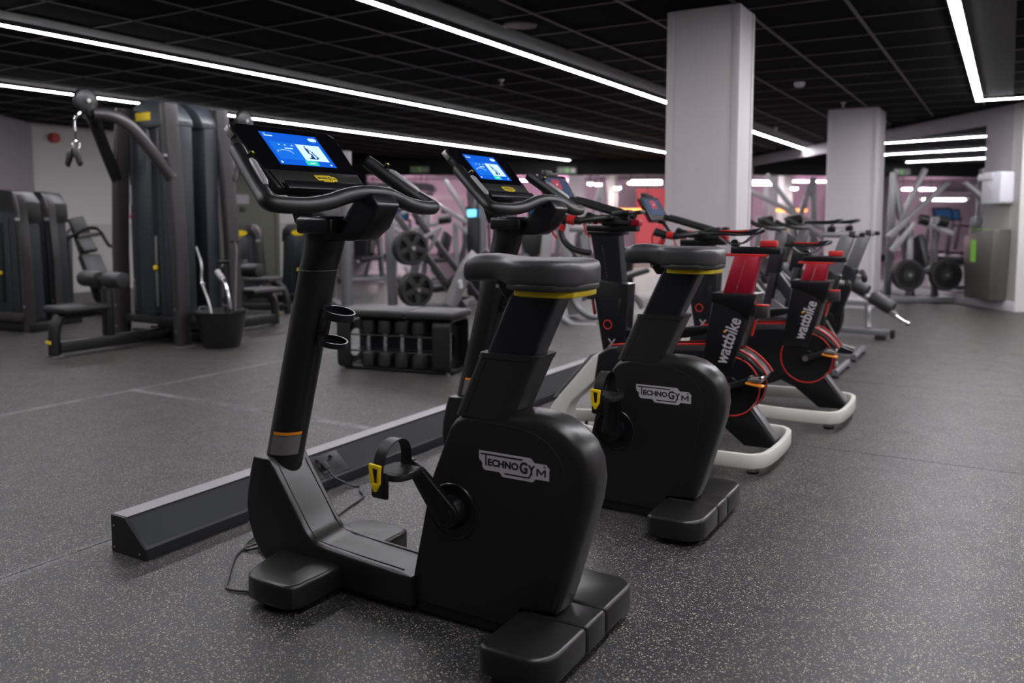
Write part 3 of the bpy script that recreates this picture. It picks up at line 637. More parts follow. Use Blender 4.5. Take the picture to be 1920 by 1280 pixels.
cbl = cr([V(-2.25, 2.12, .03), V(-2.30, 2.11, .006), V(-2.36, 2.15, .006), V(-2.44, 2.26, .006), V(-2.42, 2.15, .007), V(-2.37, 2.10, .006), V(-2.33, 2.13, .012), V(-2.24, 2.17, .012), V(-2.28, 2.20, .006), V(-2.36, 2.165, .012), V(-2.385, 2.10, .006), V(-2.36, 2.04, .006), V(-2.30, 1.97, .006), V(-2.235, 1.90, .006), V(-2.17, 1.84, .006), V(-2.09, 1.86, .006)], 5)
o = B().tube(cbl, .0042, 8).obj('loose_cable', M_cable); tag(o, 'thin black cable looped on the floor by the bike front foot', 'cable')
o = B().tube(cr([V(-2.66, 3.99, .06), V(-2.56, 3.99, .012), V(-2.52, 3.93, .006), V(-2.54, 3.80, .006), V(-2.50, 3.65, .006), V(-2.44, 3.50, .006), V(-2.34, 3.40, .006), V(-2.24, 3.32, .02)], 5), .0042, 8).obj('power_lead', M_cable); tag(o, 'black power lead trailing beside the second socket of the trunking', 'cable')
# ------------------------------------------------------------------ red and black training bikes
def race_saddle(par, O, L=.27, m=M_blk, trim=None, tilt=0.):
    st = [(0, .016, 0, .010), (.01, .020, .002, .013), (.06, .024, .004, .015), (.12, .034, .003, .016), (.17, .056, .006, .016), (.21, .068, .012, .015), (.245, .066, .020, .013), (.262, .052, .024, .010), (.27, .03, .025, .006)]
    secs = []; O = Vector(O)
    for x, wv, zc, hv in st:
        s_ = []
        for k in range(16):
            t = 2*pi*k/16; yy = math.copysign(abs(cos(t))**.7, cos(t))*wv; zz = sin(t)*hv*(1 if sin(t) > 0 else .8)-.016*(abs(yy)/.07)**2
            s_.append(O+V(x*L/.27, yy, zc+zz+tilt*x))
        secs.append(s_)
    s = B().loft(secs).obj('saddle', m, par, sharp=60)
    rl = B()
    for sy in (-1, 1): rl.tube(cr([O+V(.05, sy*.012, -.012), O+V(.10, sy*.022, -.045), O+V(.17, sy*.022, -.045), O+V(.22, sy*.03, -.008)], 4), .0035, 6)
    rl.obj('saddle_rail', M_steel, s)
    if trim:
        for sy in (-1, 1): B().tube(cr([O+V(.06, sy*.0215, .016), O+V(.12, sy*.030, .015), O+V(.17, sy*.050, .014), O+V(.21, sy*.058, .019)], 4), .0035, 6).obj('saddle_stripe', trim, s)
    return s
def training_bike(loc, label, dh, ds, dx=0):
    t = thing('training_bike', label, 'training bike', loc, 0, 'red and black training bikes')
    # base loop (local x = X+1.55)
    lp = [(.565, -.30), (.60, -.22), (.612, 0), (.60, .22), (.565, .30), (.50, .325), (.20, .325), (-.30, .22), (-.60, .12), (-.66, .05), (-.66, -.05), (-.60, -.12), (-.30, -.22), (.20, -.325), (.50, -.325)]
    B().tube(cr([V(x, y, .078) for x, y in lp], 4, True), .017, 8, True, rb=.034, up=(0, 0, 1), sq=.3) if False else None
    path = cr([V(x, y, .078) for x, y in lp], 4, True); m = len(path); secs = []
    for i in range(m):
        tt = (path[(i+1) % m]-path[i-1]).normalized(); nn = Vector((-tt.y, tt.x, 0))
        secs.append([path[i]+nn*(u*.014)+V(0, 0, v*.034) for u, v in ((-1, -.85), (-.8, -1), (.8, -1), (1, -.85), (1, .85), (.8, 1), (-.8, 1), (-1, .85))])
    B().loft(secs, closed=True).obj('base_loop', M_white, t)
    for x, y in ((.535, -.235), (.535, .235), (-.52, -.12), (-.52, .12)):
        f = B().lathe([(.030, 0), (.032, .012), (.020, .026), (.009, .028), (.009, .05)], (x, y, 0), (0,0,1), 14).obj('levelling_foot', M_rubber, t)
    # pale front arm
    arm = [(-.672, .045), (-.675, .09), (-.66, .155), (-.625, .205), (-.40, .465), (-.33, .505), (-.25, .505), (-.29, .42), (-.53, .195), (-.555, .15), (-.56, .045)]
    B().pillow(arm, -.062, .062, .010, 3).obj('front_arm', M_white, t)
    B().bar((-.645, 0, .209), (-.415, 0, .474), .100, .004, .001, up=(-1, 0, 1)).obj('arm_top_strip', M_silver2, t)
    # flywheel housing
    hp = [(-.36, .20), (-.28, .15), (-.05, .13), (.16, .20), (.36, .30), (.44, .34), (.515, .40), (.545, .45), (.52, .485), (.47, .530), (.40, .566), (.32, .580), (.22, .575), (.05, .560), (-.15, .548), (-.30, .53), (-.37, .48), (-.39, .35)]
    hs = B().pillow(hp, -.068, .068, .018, 3).obj('flywheel_housing', M_blk, t)
    for sy in (-1, 1):
        B().tube(cr([V(-.29, sy*.058, .536), V(-.15, sy*.058, .5525), V(.05, sy*.058, .5645), V(.22, sy*.058, .579), V(.32, sy*.058, .583), V(.40, sy*.058, .5685), V(.47, sy*.058, .532), V(.52, sy*.058, .487), V(.548, sy*.058, .45)], 4), .0055, 6).obj('red_edge', M_red2, hs)
        B().torus((.365, sy*.0685, .378), (0, 1, 0), .152, .0042, 44, 6).obj('red_ring', M_red2, hs)
        B().lathe([(.146, 0), (.146, .0025), (.05, .004), (.048, .004), (.044, .012), (.0, .012)], (.365, sy*.067, .378), (0, sy, 0), 36).obj('chainring_cover', M_blk, hs)
        B().prism([(-.25, .540), (.05, .565), (.30, .578), (.40, .562), (.46, .53), (.44, .505), (.36, .535), (.24, .545), (.0, .525), (-.25, .50)], min(sy*.066, sy*.0705), max(sy*.066, sy*.0705), 'y', .001).obj('grey_upper_panel', M_frame, hs)
        B().cyl((.432, sy*.069, .522), (.432, sy*.0725, .522), .007, 10).obj('bolt', M_blk, hs)
        a = radians(22 if sy < 0 else 202); d = Vector((cos(a), 0, sin(a))); hub = Vector((.365, sy*.10, .378))
        cr_ = B().bar(hub-d*.02, hub+d*.17, .014, .030, .005, up=(0, 0, 1)).obj('crank_arm', M_frameblk, t)
        B().cyl(hub+V(0, -sy*.025, 0), hub+V(0, sy*.010, 0), .017, 14).obj('crank_bolt', M_steel, cr_)
        pp = hub+d*.165+V(0, sy*.055, 0)
        p = B().box(pp, (.066, .055, .018), None, .005).obj('clip_pedal', M_steel, t)
        B().cyl(hub+d*.165, pp, .007, 8).obj('pedal_spindle', M_chrome, p)
        for dx in (-.026, .026): B().cyl(pp+V(dx, -.026, .009), pp+V(dx, .026, .009), .009, 10).obj('pedal_clip', M_chrome, p)
        B().bar(pp+V(-.045, sy*.005, -.018), pp+V(.040, sy*.005, -.030), .042, .010, .003).obj('pedal_cage', M_oran, p)
    # rear strut
    st = [(.365, .33), (.47, .42), (.555, .34), (.598, .105), (.50, .085)]
    st = [(.20, .25), (.30, .20), (.475, .075), (.595, .105), (.40, .40), (.30, .45)]
    sv = [V(.23, 0, .28), V(.36, 0, .42)]
    B().prism([(.155, .25), (.30, .185), (.44, .075), (.575, .078), (.592, .108), (.375, .385), (.30, .42)], -.048, .048, 'y', .006, 2).obj('rear_strut', M_blk, t)
    B().bar((.385, 0, .380), (.590, 0, .118), .07, .012, .003, up=(1, 0, 1)).obj('strut_top_plate', M_silver, t)
    B().bar((.50, 0, .2465), (.525, 0, .2145), .035, .002, up=(1, 0, 1)).obj('strut_sticker', M_wplastic, t) if False else None
    # seat tube
    lean = lambda z: .30+(z-.40)*.285
    tube = [(.215, .44), (.375, .44), (.392, .50), (.485, .845), (.275, .845), (.25, .70)]
    se = B().pillow(tube, -.074, .074, .012, 3).obj('seat_tube', M_blk, t)
    B().pillow([(.258, .800), (.32, .785), (.40, .752), (.456, .715), (.492, .848), (.270, .848)], -.078, .078, .008, 2).obj('tube_collar', M_blk, se)
    B().bb(.47, .535, -.03, .03, .725, .785, .006).obj('clamp_housing', M_frame, se); B().bb(.475, .535, -.026, .026, .785, .792, .002).obj('clamp_strip', M_red2, se)
    B().bar((.475, 0, .725), (.452, 0, .63), .022, .012, .004).obj('clamp_lever', M_red2, se)
    for sy in (-1, 1):
        me = text_mesh('wattbike', 1., .018, .004); xs = [v.co.x for v in me.vertices]; ys = [v.co.y for v in me.vertices]; LW, LH = .245, .066
        Ud = Vector((.30, 0, .955)).normalized(); Wd = Vector((-.955, 0, .30)).normalized(); Oo = V(.348, -.0743, .482)
        if sy > 0: Oo = Oo+Ud*LW; Oo.y = .0743; Oo = Oo+Wd*0; Ud = -Ud
        Mx = frame_m(Oo, Ud, Wd) @ Matrix.Diagonal((LW/(max(xs)-min(xs)), LH/(max(ys)-min(ys)), .2, 1)) @ Matrix.Translation((-min(xs), -min(ys), 0))
        B().mesh(me, Mx).obj('lettering', M_grey, se)
        q = frame_m(Oo, Ud, Wd) @ Vector((LW*.66, LH*.94, .0012)); B().cyl(q, q+V(0, sy*.0009, 0), .0068, 10).obj('letter_dot', M_oran, se)
    z0 = .83; z1 = 1.035+ds
    P = [(.305, z0), (.452, z0), (.435+(z1-z0)*.285, z1), (.305+(z1-z0)*.285, z1)]
    sp = B().pillow(P, -.034, .034, .008, 2).obj('seat_post', M_red, t)
    gr = B()
    for sy in (-1, 1):
        for k in range(16):
            u = .05+k*.055; x = .37+(z1-z0)*u*.285; gr.bb(x-.0014, x+.0014, sy*.0343-.0004, sy*.0343+.0004, z0+(z1-z0)*u-.0015, z0+(z1-z0)*u+.0015)
    gr.obj('height_scale', M_grey, sp)['kind'] = 'stuff'
    xo = .305+(z1-z0)*.285
    B().bb(xo-.045, xo+.16, -.030, .030, z1-.004, z1+.010, .003).obj('post_cap', M_red2, t)
    sl_ = B().bb(xo-.02, xo+.225, -.028, .028, z1+.010, z1+.046, .005).obj('saddle_slider', M_blk, t)
    B().bb(xo+.125, xo+.205, -.024, .024, z1+.046, z1+.078, .006).obj('slider_clamp', M_red2, t)
    B().cyl((xo-.002, -.022, z1+.062), (xo-.002, .022, z1+.062), .020, 14).obj('saddle_clamp', M_blk, t)
    race_saddle(t, (xo-.135, 0, z1+.108), .275, M_blk, M_red2)
    # top tray
    B().pillow([(-.24, .575), (.12, .600), (.26, .640), (.295, .652), (.30, .668), (.28, .674), (.10, .655), (-.22, .62)], -.032, .032, .006, 2).obj('top_tray', M_blk, t)
    # head tube
    hd = B().pillow([(-.345, .50), (-.215, .50), (-.195, .87), (-.415, .895), (-.40, .80)], -.052, .052, .010, 2).obj('head_tube', M_blk, t)
    B().bb(-.455, -.405, -.03, .03, .775, .825, .006).obj('clamp_housing', M_frame, hd); B().bar((-.43, 0, .775), (-.415, 0, .69), .022, .012, .004).obj('clamp_lever', M_red2, hd)
    for sy in (-1, 1):
        B().torus((-.315, sy*.0525, .645), (0, 1, 0), .024, .003, 24, 6).obj('ring_mark', M_red2, hd)
        x = B(); c = Vector((-.29, sy*.0528, .545))
        x.bar(c+V(-.02, 0, -.024), c+V(.02, 0, .024), .007, .0012, up=(0, 1, 0)); x.bar(c+V(.02, 0, -.024), c+V(-.02, 0, .024), .007, .0012, up=(0, 1, 0)); x.obj('cross_mark', M_grey, hd)
        B().bar((-.25, sy*.053, .70), (-.243, sy*.053, .79), .022, .004, .001, up=(0, 1, 0)).obj('side_slot', M_frameblk, hd)
    zt = 1.135+dh
    B().pillow([(-.375, .86), (-.235, .86), (-.262, zt), (-.43, zt)], -.040, .040, .008, 2).obj('head_post', M_navy, t)
    hc_ = B().bb(-.445, -.235, -.045, .045, zt-.002, zt+.016, .004).obj('head_cap', M_blk, t)
    dots = B()
    for sy in (-1, 1):
        for k in range(14): dots.bb(-.327-.0016+k*-.0022, -.327+.0016+k*-.0022, sy*.0403-.0003, sy*.0403+.0003, .90+k*(zt-.95)/14, .9025+k*(zt-.95)/14)
    dots.obj('height_scale', M_grey, hc_)['kind'] = 'stuff'
    sld = B().bb(-.46, -.165, -.030, .030, zt+.016, zt+.052, .006).obj('bar_slider', M_blk, t)
    B().bb(-.205, -.150, -.028, .028, zt+.046, zt+.080, .006).obj('bar_clamp', M_red, t)
    # handlebar: flat wing, hoods, drops
    zb = zt+.085
    wing = cr([(-.42, -.19, zb-.01), (-.36, -.15, zb), (-.33, -.08, zb+.004), (-.325, 0, zb+.004), (-.33, .08, zb+.004), (-.36, .15, zb), (-.42, .19, zb-.01)], 5)
    hb = B().tube(wing, .018, 10, rb=.026, up=(0, 0, 1)).obj('handlebar', M_rubber, t, sharp=60)
    B().pillow([(-.36, zt+.05), (-.20, zt+.052), (-.19, zt+.075), (-.25, zt+.09), (-.36, zb+.015)], -.05, .05, .010, 2).obj('stem', M_rubber, hb)
    for sy in (-1, 1):
        hood = cr([V(-.41, sy*.19, zb-.012), V(-.47, sy*.20, zb-.005), V(-.53, sy*.205, zb+.006), V(-.57, sy*.205, zb+.020)], 4)
        B().tube(hood, [.020]+[.022]*4+[.024]*4+[.027]*3+[.018], 12).obj('brake_hood', M_rubber, hb, sharp=60)
        B().tube([V(-.445, sy*.197, zb-.010), V(-.485, sy*.2005, zb-.003)], .0255, 12).obj('red_band', M_red2, hb)
        dr = cr([V(-.50, sy*.202, zb-.005), V(-.525, sy*.205, zb-.05), V(-.51, sy*.207, zb-.11), V(-.46, sy*.21, zb-.155), V(-.39, sy*.212, zb-.175), V(-.345, sy*.212, zb-.178)], 5)
        B().tube(dr, .0165, 10).obj('drop_bar', M_rubber, hb, sharp=60)
        B().tube([V(-.514, sy*.2035, zb-.028), V(-.524, sy*.205, zb-.062)], .0195, 12).obj('red_band', M_red2, hb)
        B().tube(cr([V(-.575, sy*.205, zb+.012), V(-.585, sy*.206, zb-.03), V(-.57, sy*.207, zb-.08), V(-.545, sy*.207, zb-.105)], 4), .006, 8).obj('brake_lever', M_red2, hb)
        B().tube(cr([V(-.20, sy*.045, zb+.012), V(-.34, sy*.05, zb+.05), V(-.50, sy*.05, zb+.095), V(-.56, sy*.048, zb+.11)], 4), .019, 10).obj('aero_bar', M_rubber, hb, sharp=60)
        B().box((-.22, sy*.085, zb+.032), (.10, .07, .022), Matrix.Rotation(-.12, 3, 'Y'), .008).obj('arm_pad', M_vinyl, hb)
    # console on its stalk
    T0, T1 = Vector((-.628+dx, 0, zt+.175)), Vector((-.715+dx, 0, zt+.330)); Wv = (T1-T0).normalized(); N = Vector((0,1,0)).cross(Wv); L = (T1-T0).length
    B().tube(cr([V(-.53, 0, zb), V(-.585, 0, zb+.07), T0-N*.02], 4), .012, 8).obj('console_stalk', M_blk, t)
    co = B().slab(rrect(-.165, .165, 0, L, .018, 4), T0, (0,1,0), Wv, -.024, .005).obj('console', M_frameblk, t)
    B().slab(rrect(-.168, .168, -.003, L+.003, .018, 4), T0-N*.020, (0,1,0), Wv, -.010, .003).obj('console_back', M_red, co)
    B().slab([(-.15, .016), (.15, .016), (.15, L-.014), (-.15, L-.014)], T0+N*.0006, (0,1,0), Wv, -.0008).obj('glass', M_gloss, co)
    sc = B().slab([(-.14, .04), (.14, .04), (.14, L-.02), (-.14, L-.02)], T0+N*.0018, (0,1,0), Wv, .0003).obj('screen', M_sDim, co)
    B().slab([(-.048, .085), (.048, .085), (.048, L-.03), (-.048, L-.03)], T0+N*.0023, (0,1,0), Wv, .0003).obj('screen_panel', M_sRed, sc); B().slab([(-.006, .11), (.006, .11), (.006, .12), (-.006, .12)], T0+N*.0028, (0,1,0), Wv, .0003).obj('screen_icon', M_sLine, sc)
    B().slab([(.095, L-.034), (.13, L-.034), (.13, L-.027), (.095, L-.027)], T0+N*.0023, (0,1,0), Wv, .0003).obj('screen_text', M_sRed, sc)
    B().bar(T1+V(0, -.07, 0)-N*.012+Wv*.008, T1+V(0, .07, 0)-N*.012+Wv*.008, .034, .024, .006).obj('phone_clamp', M_rubber, co); B().bar(T1+V(0, -.05, 0)-N*.018+Wv*.028, T1+V(0, .035, 0)-N*.018+Wv*.028, .03, .022, .006).obj('phone_clamp_jaw', M_frame, co)
    return t
training_bike((-1.55, 4.25, 0), 'red and black training bike next to the row of black exercise bikes', 0, 0)
training_bike((-1.395, 5.35, 0), 'red and black training bike between the other training bike and the spin bikes', -.10, -.085, .05)
# ------------------------------------------------------------------ spin bikes
def spin_bike(loc, label):
    t = thing('spin_bike', label, 'spin bike', loc, 0, 'silver post spin bikes')     # local x = X+1.30
    B().cyl((.20, -.29, .045), (.20, .29, .045), .026, 14, bev=.004).obj('rear_stabiliser', M_silver, t)
    B().cyl((-.62, -.27, .045), (-.62, .27, .045), .026, 14, bev=.004).obj('front_stabiliser', M_silver, t)
    for x, y in ((.20, -.25), (.20, .25), (-.62, -.23), (-.62, .23)): B().lathe([(.028, 0), (.028, .014), (.012, .022)], (x, y, 0), (0,0,1), 12).obj('levelling_foot', M_rubber, t)
    B().prism([(-.62, .03), (.16, .03), (.18, .05), (.02, .115), (-.55, .115), (-.64, .07)], -.05, .05, 'y', .008).obj('base_beam', M_blk, t)
    B().bar((.03, 0, .108), (.17, 0, .075), .045, .014, .003).obj('base_plate', M_silver2, t)
    se = B().bar((-.115, 0, .10), (.12, 0, .80), .065, .135, .012, up=(1, 0, 0)).obj('seat_tube', M_blk, t)
    B().bar((.10, 0, .74), (.215, 0, 1.085), .050, .105, .010, up=(1, 0, 0)).obj('seat_post', M_silver, t); B().bar((.148, 0, .80), (.246, 0, 1.09), .040, .014, .003, up=(1, 0, 0)).obj('post_edge', M_steel, t) if False else None
    B().cyl((.145, 0, .72), (.225, 0, .715), .020, 12).obj('height_knob_stem', M_steel, t); B().lathe([(.028, 0), (.040, .012), (.040, .032), (.028, .045)], (.205, 0, .70), (1, 0, .1), 14).obj('height_knob', M_rubber, t)
    B().cyl((.02, 0, 1.095), (.30, 0, 1.095), .024, 14, bev=.003).obj('saddle_slider', M_silver2, t); B().cyl((.225, 0, 1.095), (.27, 0, 1.095), .028, 14).obj('slider_collar', M_frame, t); B().cyl((.30, 0, 1.095), (.34, 0, 1.095), .018, 12).obj('slider_knob', M_rubber, t)
    B().bb(.06, .12, -.015, .015, 1.115, 1.16, .004).obj('saddle_clamp', M_blk, t)
    race_saddle(t, (-.115, 0, 1.185), .29, M_blk)
    # flywheel, drive, fork
    fw = B().lathe([(.20, -.018), (.235, -.018), (.235, .018), (.20, .018), (.19, .008), (.06, .008), (.06, -.008), (.19, -.008), (.20, -.018)], (-.43, 0, .34), (0, 1, 0), 32).obj('flywheel', M_silver, t)
    for sy in (-1, 1): B().bar((-.43, sy*.045, .30), (-.34, sy*.045, .78), .02, .06, .006, up=(1, 0, 0)).obj('fork', M_blk, t)
    B().bar((-.36, 0, .74), (-.31, 0, 1.0), .06, .12, .010, up=(1, 0, 0)).obj('head_tube', M_blk, t); B().bar((-.315, 0, .96), (-.295, 0, 1.12), .05, .09, .008, up=(1, 0, 0)).obj('head_post', M_silver, t)
    B().pillow([(-.45, .26), (-.10, .22), (.0, .29), (.0, .37), (-.10, .43), (-.42, .42), (-.50, .34)], -.085, -.055, .010, 2).obj('chain_guard', M_blk, t)
    B().bar((-.33, 0, .76), (-.03, 0, .36), .06, .09, .010).obj('main_beam', M_blk, t)
    B().tube(cr([V(-.06, 0, .115), V(.03, 0, .25), V(.05, 0, .42), V(-.01, 0, .58)], 4), .020, 8).obj('rear_guard', M_rubber, t)
    hb = B().tube(cr([(-.50, -.19, 1.20), (-.44, -.20, 1.17), (-.34, -.19, 1.145), (-.29, -.10, 1.14), (-.29, .10, 1.14), (-.34, .19, 1.145), (-.44, .20, 1.17), (-.50, .19, 1.20)], 5), .017, 10).obj('handlebar', M_rubber, t, sharp=60)
    B().tube(cr([(-.29, -.05, 1.14), (-.42, -.055, 1.20), (-.46, 0, 1.22), (-.42, .055, 1.20), (-.29, .05, 1.14)], 5), .015, 8).obj('centre_grip', M_rubber, hb)
    for sy in (-1, 1):
        a = radians(-60 if sy < 0 else 120); d = Vector((cos(a), 0, sin(a))); hub = Vector((-.06, sy*.095, .325))
        c = B().bar(hub, hub+d*.17, .014, .028, .004, up=(0, 1, 0)).obj('crank_arm', M_steel, t)
        pp = hub+d*.17+V(0, sy*.06, 0); p = B().box(pp, (.085, .08, .018), None, .004).obj('pedal', M_blk, t)
        B().cyl(hub+d*.17, pp, .008, 8).obj('pedal_spindle', M_chrome, p); B().cyl(pp+V(-.03, 0, .01), pp+V(.03, 0, .01), .012, 8).obj('pedal_clip', M_chrome, p)
    return t
sb1 = spin_bike((-1.30, 7.03, 0), 'black spin bike with silver seat post beside the red training bikes')
dup(sb1, (-1.30, 7.90, 0), 0, 'black spin bike with silver seat post beside the roller bench')
# ------------------------------------------------------------------ roller bench
rb_ = thing('roller_bench', 'silver framed bench with black roller pads beside the spin bikes', 'bench', (-1.40, 9.25, 0)); O = Vector((-1.40, 9.25, 0))
def RB(b, nm, m, par=None): return b.obj(nm, m, par or rb_, O=O)
RB(B().bar((-1.80, 9.24, .075), (-.96, 9.20, .075), .085, .06, .010), 'base_bar', M_silver)
RB(B().bb(-.985, -.945, 9.14, 9.27, .02, .11, .008), 'end_cap', M_rubber)
for x in (-1.72, -1.08): RB(B().bb(x-.05, x+.05, 9.17, 9.27, 0, .045, .004), 'foot_pad', M_rubber)
RB(B().bar((-1.19, 9.21, .10), (-1.24, 9.40, .33), .055, .055, .008), 'upright', M_silver)
RB(B().bar((-1.72, 9.45, .34), (-1.20, 9.40, .34), .07, .05, .008), 'cross_bar', M_silver2)
RB(B().bar((-1.70, 9.24, .09), (-1.62, 9.45, .70), .06, .07, .008), 'upright', M_silver)
RB(B().bar((-1.85, 9.43, .775), (-.94, 9.18, .255), .06, .05, .008), 'sloping_beam', M_silver)
RB(B().cyl((-.955, 9.17, .262), (-.83, 9.13, .19), .012, 10), 'adjuster_rod', M_chrome); RB(B().lathe([(.012, -.02), (.022, -.008), (.022, .008), (.012, .02)], (-.825, 9.128, .186), (1, -.3, -.5), 12), 'adjuster_knob', M_chrome)
def roller(p, q, r=.072): 
    p, q = Vector(p), Vector(q); L = (q-p).length; return B().lathe([(r*.55, 0), (r*.92, .006), (r, .03), (r, L-.03), (r*.92, L-.006), (r*.55, L)], p, q-p, 18)
RB(roller((-1.60, 9.34, .66), (-1.22, 9.26, .475)), 'roller_pad', M_vinyl); RB(roller((-1.185, 9.25, .435), (-.97, 9.20, .315)), 'roller_pad', M_vinyl)
RB(B().slab(rrect(-.14, .14, 0, .45, .05, 4), V(-1.75, 9.42, .84), (.17, .985, 0), (-.85, .1, .50), -.06, .015), 'back_pad', M_vinyl)
kn = B().lathe([(.02, 0), (.055, .01), (.055, .06), (.03, .08), (.03, .12), (.045, .125), (.045, .16)], (-1.42, 9.38, .60), (.5, -.1, .2), 14); RB(kn, 'adjuster_hub', M_rubber)
# ------------------------------------------------------------------ weight machines on the left
def P(par, b, nm, m, O=None): return b.obj(nm, m, par, O=O)
def cable_machine(loc, rz, label):
    t = thing('cable_machine', label, 'weight machine', loc, rz, 'tall cable machines')
    for sx_ in (-1, 1):
        po = P(t, B().tube([V(sx_*.455, 0, .0), V(sx_*.445, 0, .9), V(sx_*.405, .0, 1.6), V(sx_*.335, .015, 2.30)], .075, 12, rb=.052, up=(0, 1, 0), sq=.45), 'post', M_frame)
        P(po, B().bb(sx_*.455-.075, sx_*.455+.075, -.10, .10, 0, .008, .002), 'foot_plate', M_silver); P(po, B().bb(sx_*.385-.03, sx_*.385+.03, -.080, -.075, 1.80, 1.825, .004), 'model_plate', M_grey)
        for z in (.36, .15): P(po, B().cyl((sx_*.452, -.079, z), (sx_*.452, -.073, z), .012, 10), 'bolt', M_steel)
        arm = cr([V(sx_*.41, -.03, 1.60), V(sx_*.34, -.18, 1.84), V(sx_*.25, -.33, 2.06), V(sx_*.15, -.44, 2.15), V(sx_*.05, -.54, 2.165)], 5)
        P(t, B().tube(arm, .056, 12), 'arm', M_frame if sx_ > 0 else M_frameblk)
    # shroud panels with a recessed stack slot
    def sh(x0, x1, y0, nm='shroud_panel'):
        pl = [(x0, .24), (x0, y0+.05), (x0+.02, y0+.012), (x0+.05, y0), (x1-.05, y0), (x1-.02, y0+.012), (x1, y0+.05), (x1, .24)]
        return P(t, B().prism(pl, .27, 2.10, 'z', .006, 2, .9), nm, M_shroud)
    sh(-.375, -.045, .055); sh(.045, .375, .055); P(t, B().bb(-.045, .045, .09, .12, .29, 2.10), 'stack_recess', M_dkprint)
    for x in (-.30, -.20, .14, .24, .31): P(t, B().tube([V(x, .055, .30), V(x, .055, 2.08)], .010, 8), 'shroud_rib', M_shroud)
    P(t, B().bb(-.012, .012, .070, .095, .36, 1.05, .002), 'weight_scale', M_label); P(t, B().lathe([(.012, 0), (.026, .01), (.026, .03), (.012, .04)], (0, .045, .74), (0, 1, 0), 14), 'selector_pin', M_yel)
    P(t, B().bb(-.34, -.305, .048, .054, .33, .60, .003), 'instruction_label', M_label); P(t, B().bb(-.34, -.305, .048, .053, .60, .62, .002), 'label_stripe', M_oran)
    P(t, B().bb(-.345, -.30, .046, .054, 1.36, 1.55, .003), 'exercise_placard', M_poster); P(t, B().bb(-.345, -.30, .046, .054, 1.22, 1.26, .003), 'warning_sticker', M_red2)
    cap = [(-.38, 2.10), (.38, 2.10), (.37, 2.16), (.33, 2.22), (.26, 2.29), (.16, 2.345), (.06, 2.365), (-.06, 2.365), (-.16, 2.345), (-.26, 2.29), (-.33, 2.22), (-.37, 2.16)]
    c = P(t, B().prism(cap, .05, .26, 'y', .012, 2, .3), 'top_cap', M_shroud); P(c, B().bb(-.20, .02, .042, .052, 2.17, 2.25, .004), 'yellow_badge', M_yel2)
    P(t, B().cyl((.24, .04, 2.02), (.24, .04, 2.24), .018, 10), 'guide_tube', M_steel)
    # pulley and hanging handle
    pu = P(t, B().lathe([(.03, -.036), (.095, -.034), (.108, -.024), (.108, .024), (.095, .034), (.03, .036)], (0, -.60, 2.28), (1, 0, 0), 24), 'pulley_housing', M_frameblk)
    P(pu, B().bar((0, -.54, 2.15), (0, -.60, 2.28), .07, .10, .015, up=(0, 1, 0)), 'pulley_bracket', M_frameblk); P(pu, B().cyl((-.055, -.60, 2.28), (.055, -.60, 2.28), .018, 12), 'pulley_bolt', M_steel)
    P(t, B().tube(cr([V(0, -.54, 2.18), V(0, -.65, 2.17), V(0, -.71, 2.10), V(0, -.71, 2.0)], 4), .012, 8), 'cable_guide', M_chrome); P(t, B().cyl((0, -.71, 1.92), (0, -.71, 2.02), .006, 8), 'cable', M_frameblk)
    P(t, B().torus((0, -.71, 1.88), (1, 0, 0), .035, .008, 18, 6), 'carabiner', M_chrome)
    for sx_ in (-1, 1): P(t, B().slab([(0, 0), (.08, -.02), (.12, -.14), (.085, -.17), (.02, -.08)], (0, -.72, 1.85), (sx_, 0, 0), (0, 0, 1), .03*sx_, .008), 'handle_wing', M_rubber)
    # seat, rollers, floor beam
    P(t, B().tube(cr([V(0, -.99, .02), V(0, -.985, .20), V(0, -.95, .32), V(0, -.86, .375), V(0, -.60, .385)], 4), .045, 12, rb=.055, up=None, sq=.5), 'front_leg', M_frameblk)
    P(t, B().bb(-.06, .06, -1.04, -.93, 0, .012, .003), 'foot_plate', M_silver); P(t, B().bb(-.035, .035, -1.048, -1.040, .12, .15, .002), 'yellow_badge', M_yel2)
    P(t, B().bar((0, -.96, .085), (0, .26, .085), .10, .11, .02, up=(0, 0, 1)), 'base_beam', M_frameblk)
    P(t, B().bb(-.17, .17, -.99, -.53, .39, .45, .025, 3), 'seat_pad', M_vinyl)
    P(t, B().bb(-.045, .045, -.50, -.43, .10, .58, .006), 'seat_post', M_frameblk); P(t, B().cyl((0, -.465, .56), (0, -.465, .66), .028, 12), 'roller_stem', M_steel)
    P(t, B().cyl((-.30, -.50, .66), (.30, -.50, .66), .016, 10), 'roller_rod', M_chrome)
    for sx_ in (-1, 1): P(t, roller((sx_*.05, -.50, .66), (sx_*.31, -.50, .66), .075), 'roller_pad', M_vinyl)
    P(t, B().bb(-.36, .36, -.04, .26, .20, .27, .006), 'stack_shelf', M_frameblk); P(t, B().bb(-.05, .05, .10, .20, .05, .22), 'shelf_post', M_frameblk)
    P(t, B().bb(-.55, .55, .17, .25, .02, .10, .01), 'cross_foot', M_frameblk)
    return t
cm = cable_machine((-7.23, 5.30, 0), 0, 'tall cable machine with seat and thigh rollers, standing beside the angled wall')
dup(cm, (-7.23, 5.93, 0), pi, 'tall cable machine back to back with another, its seat towards the low weight towers')

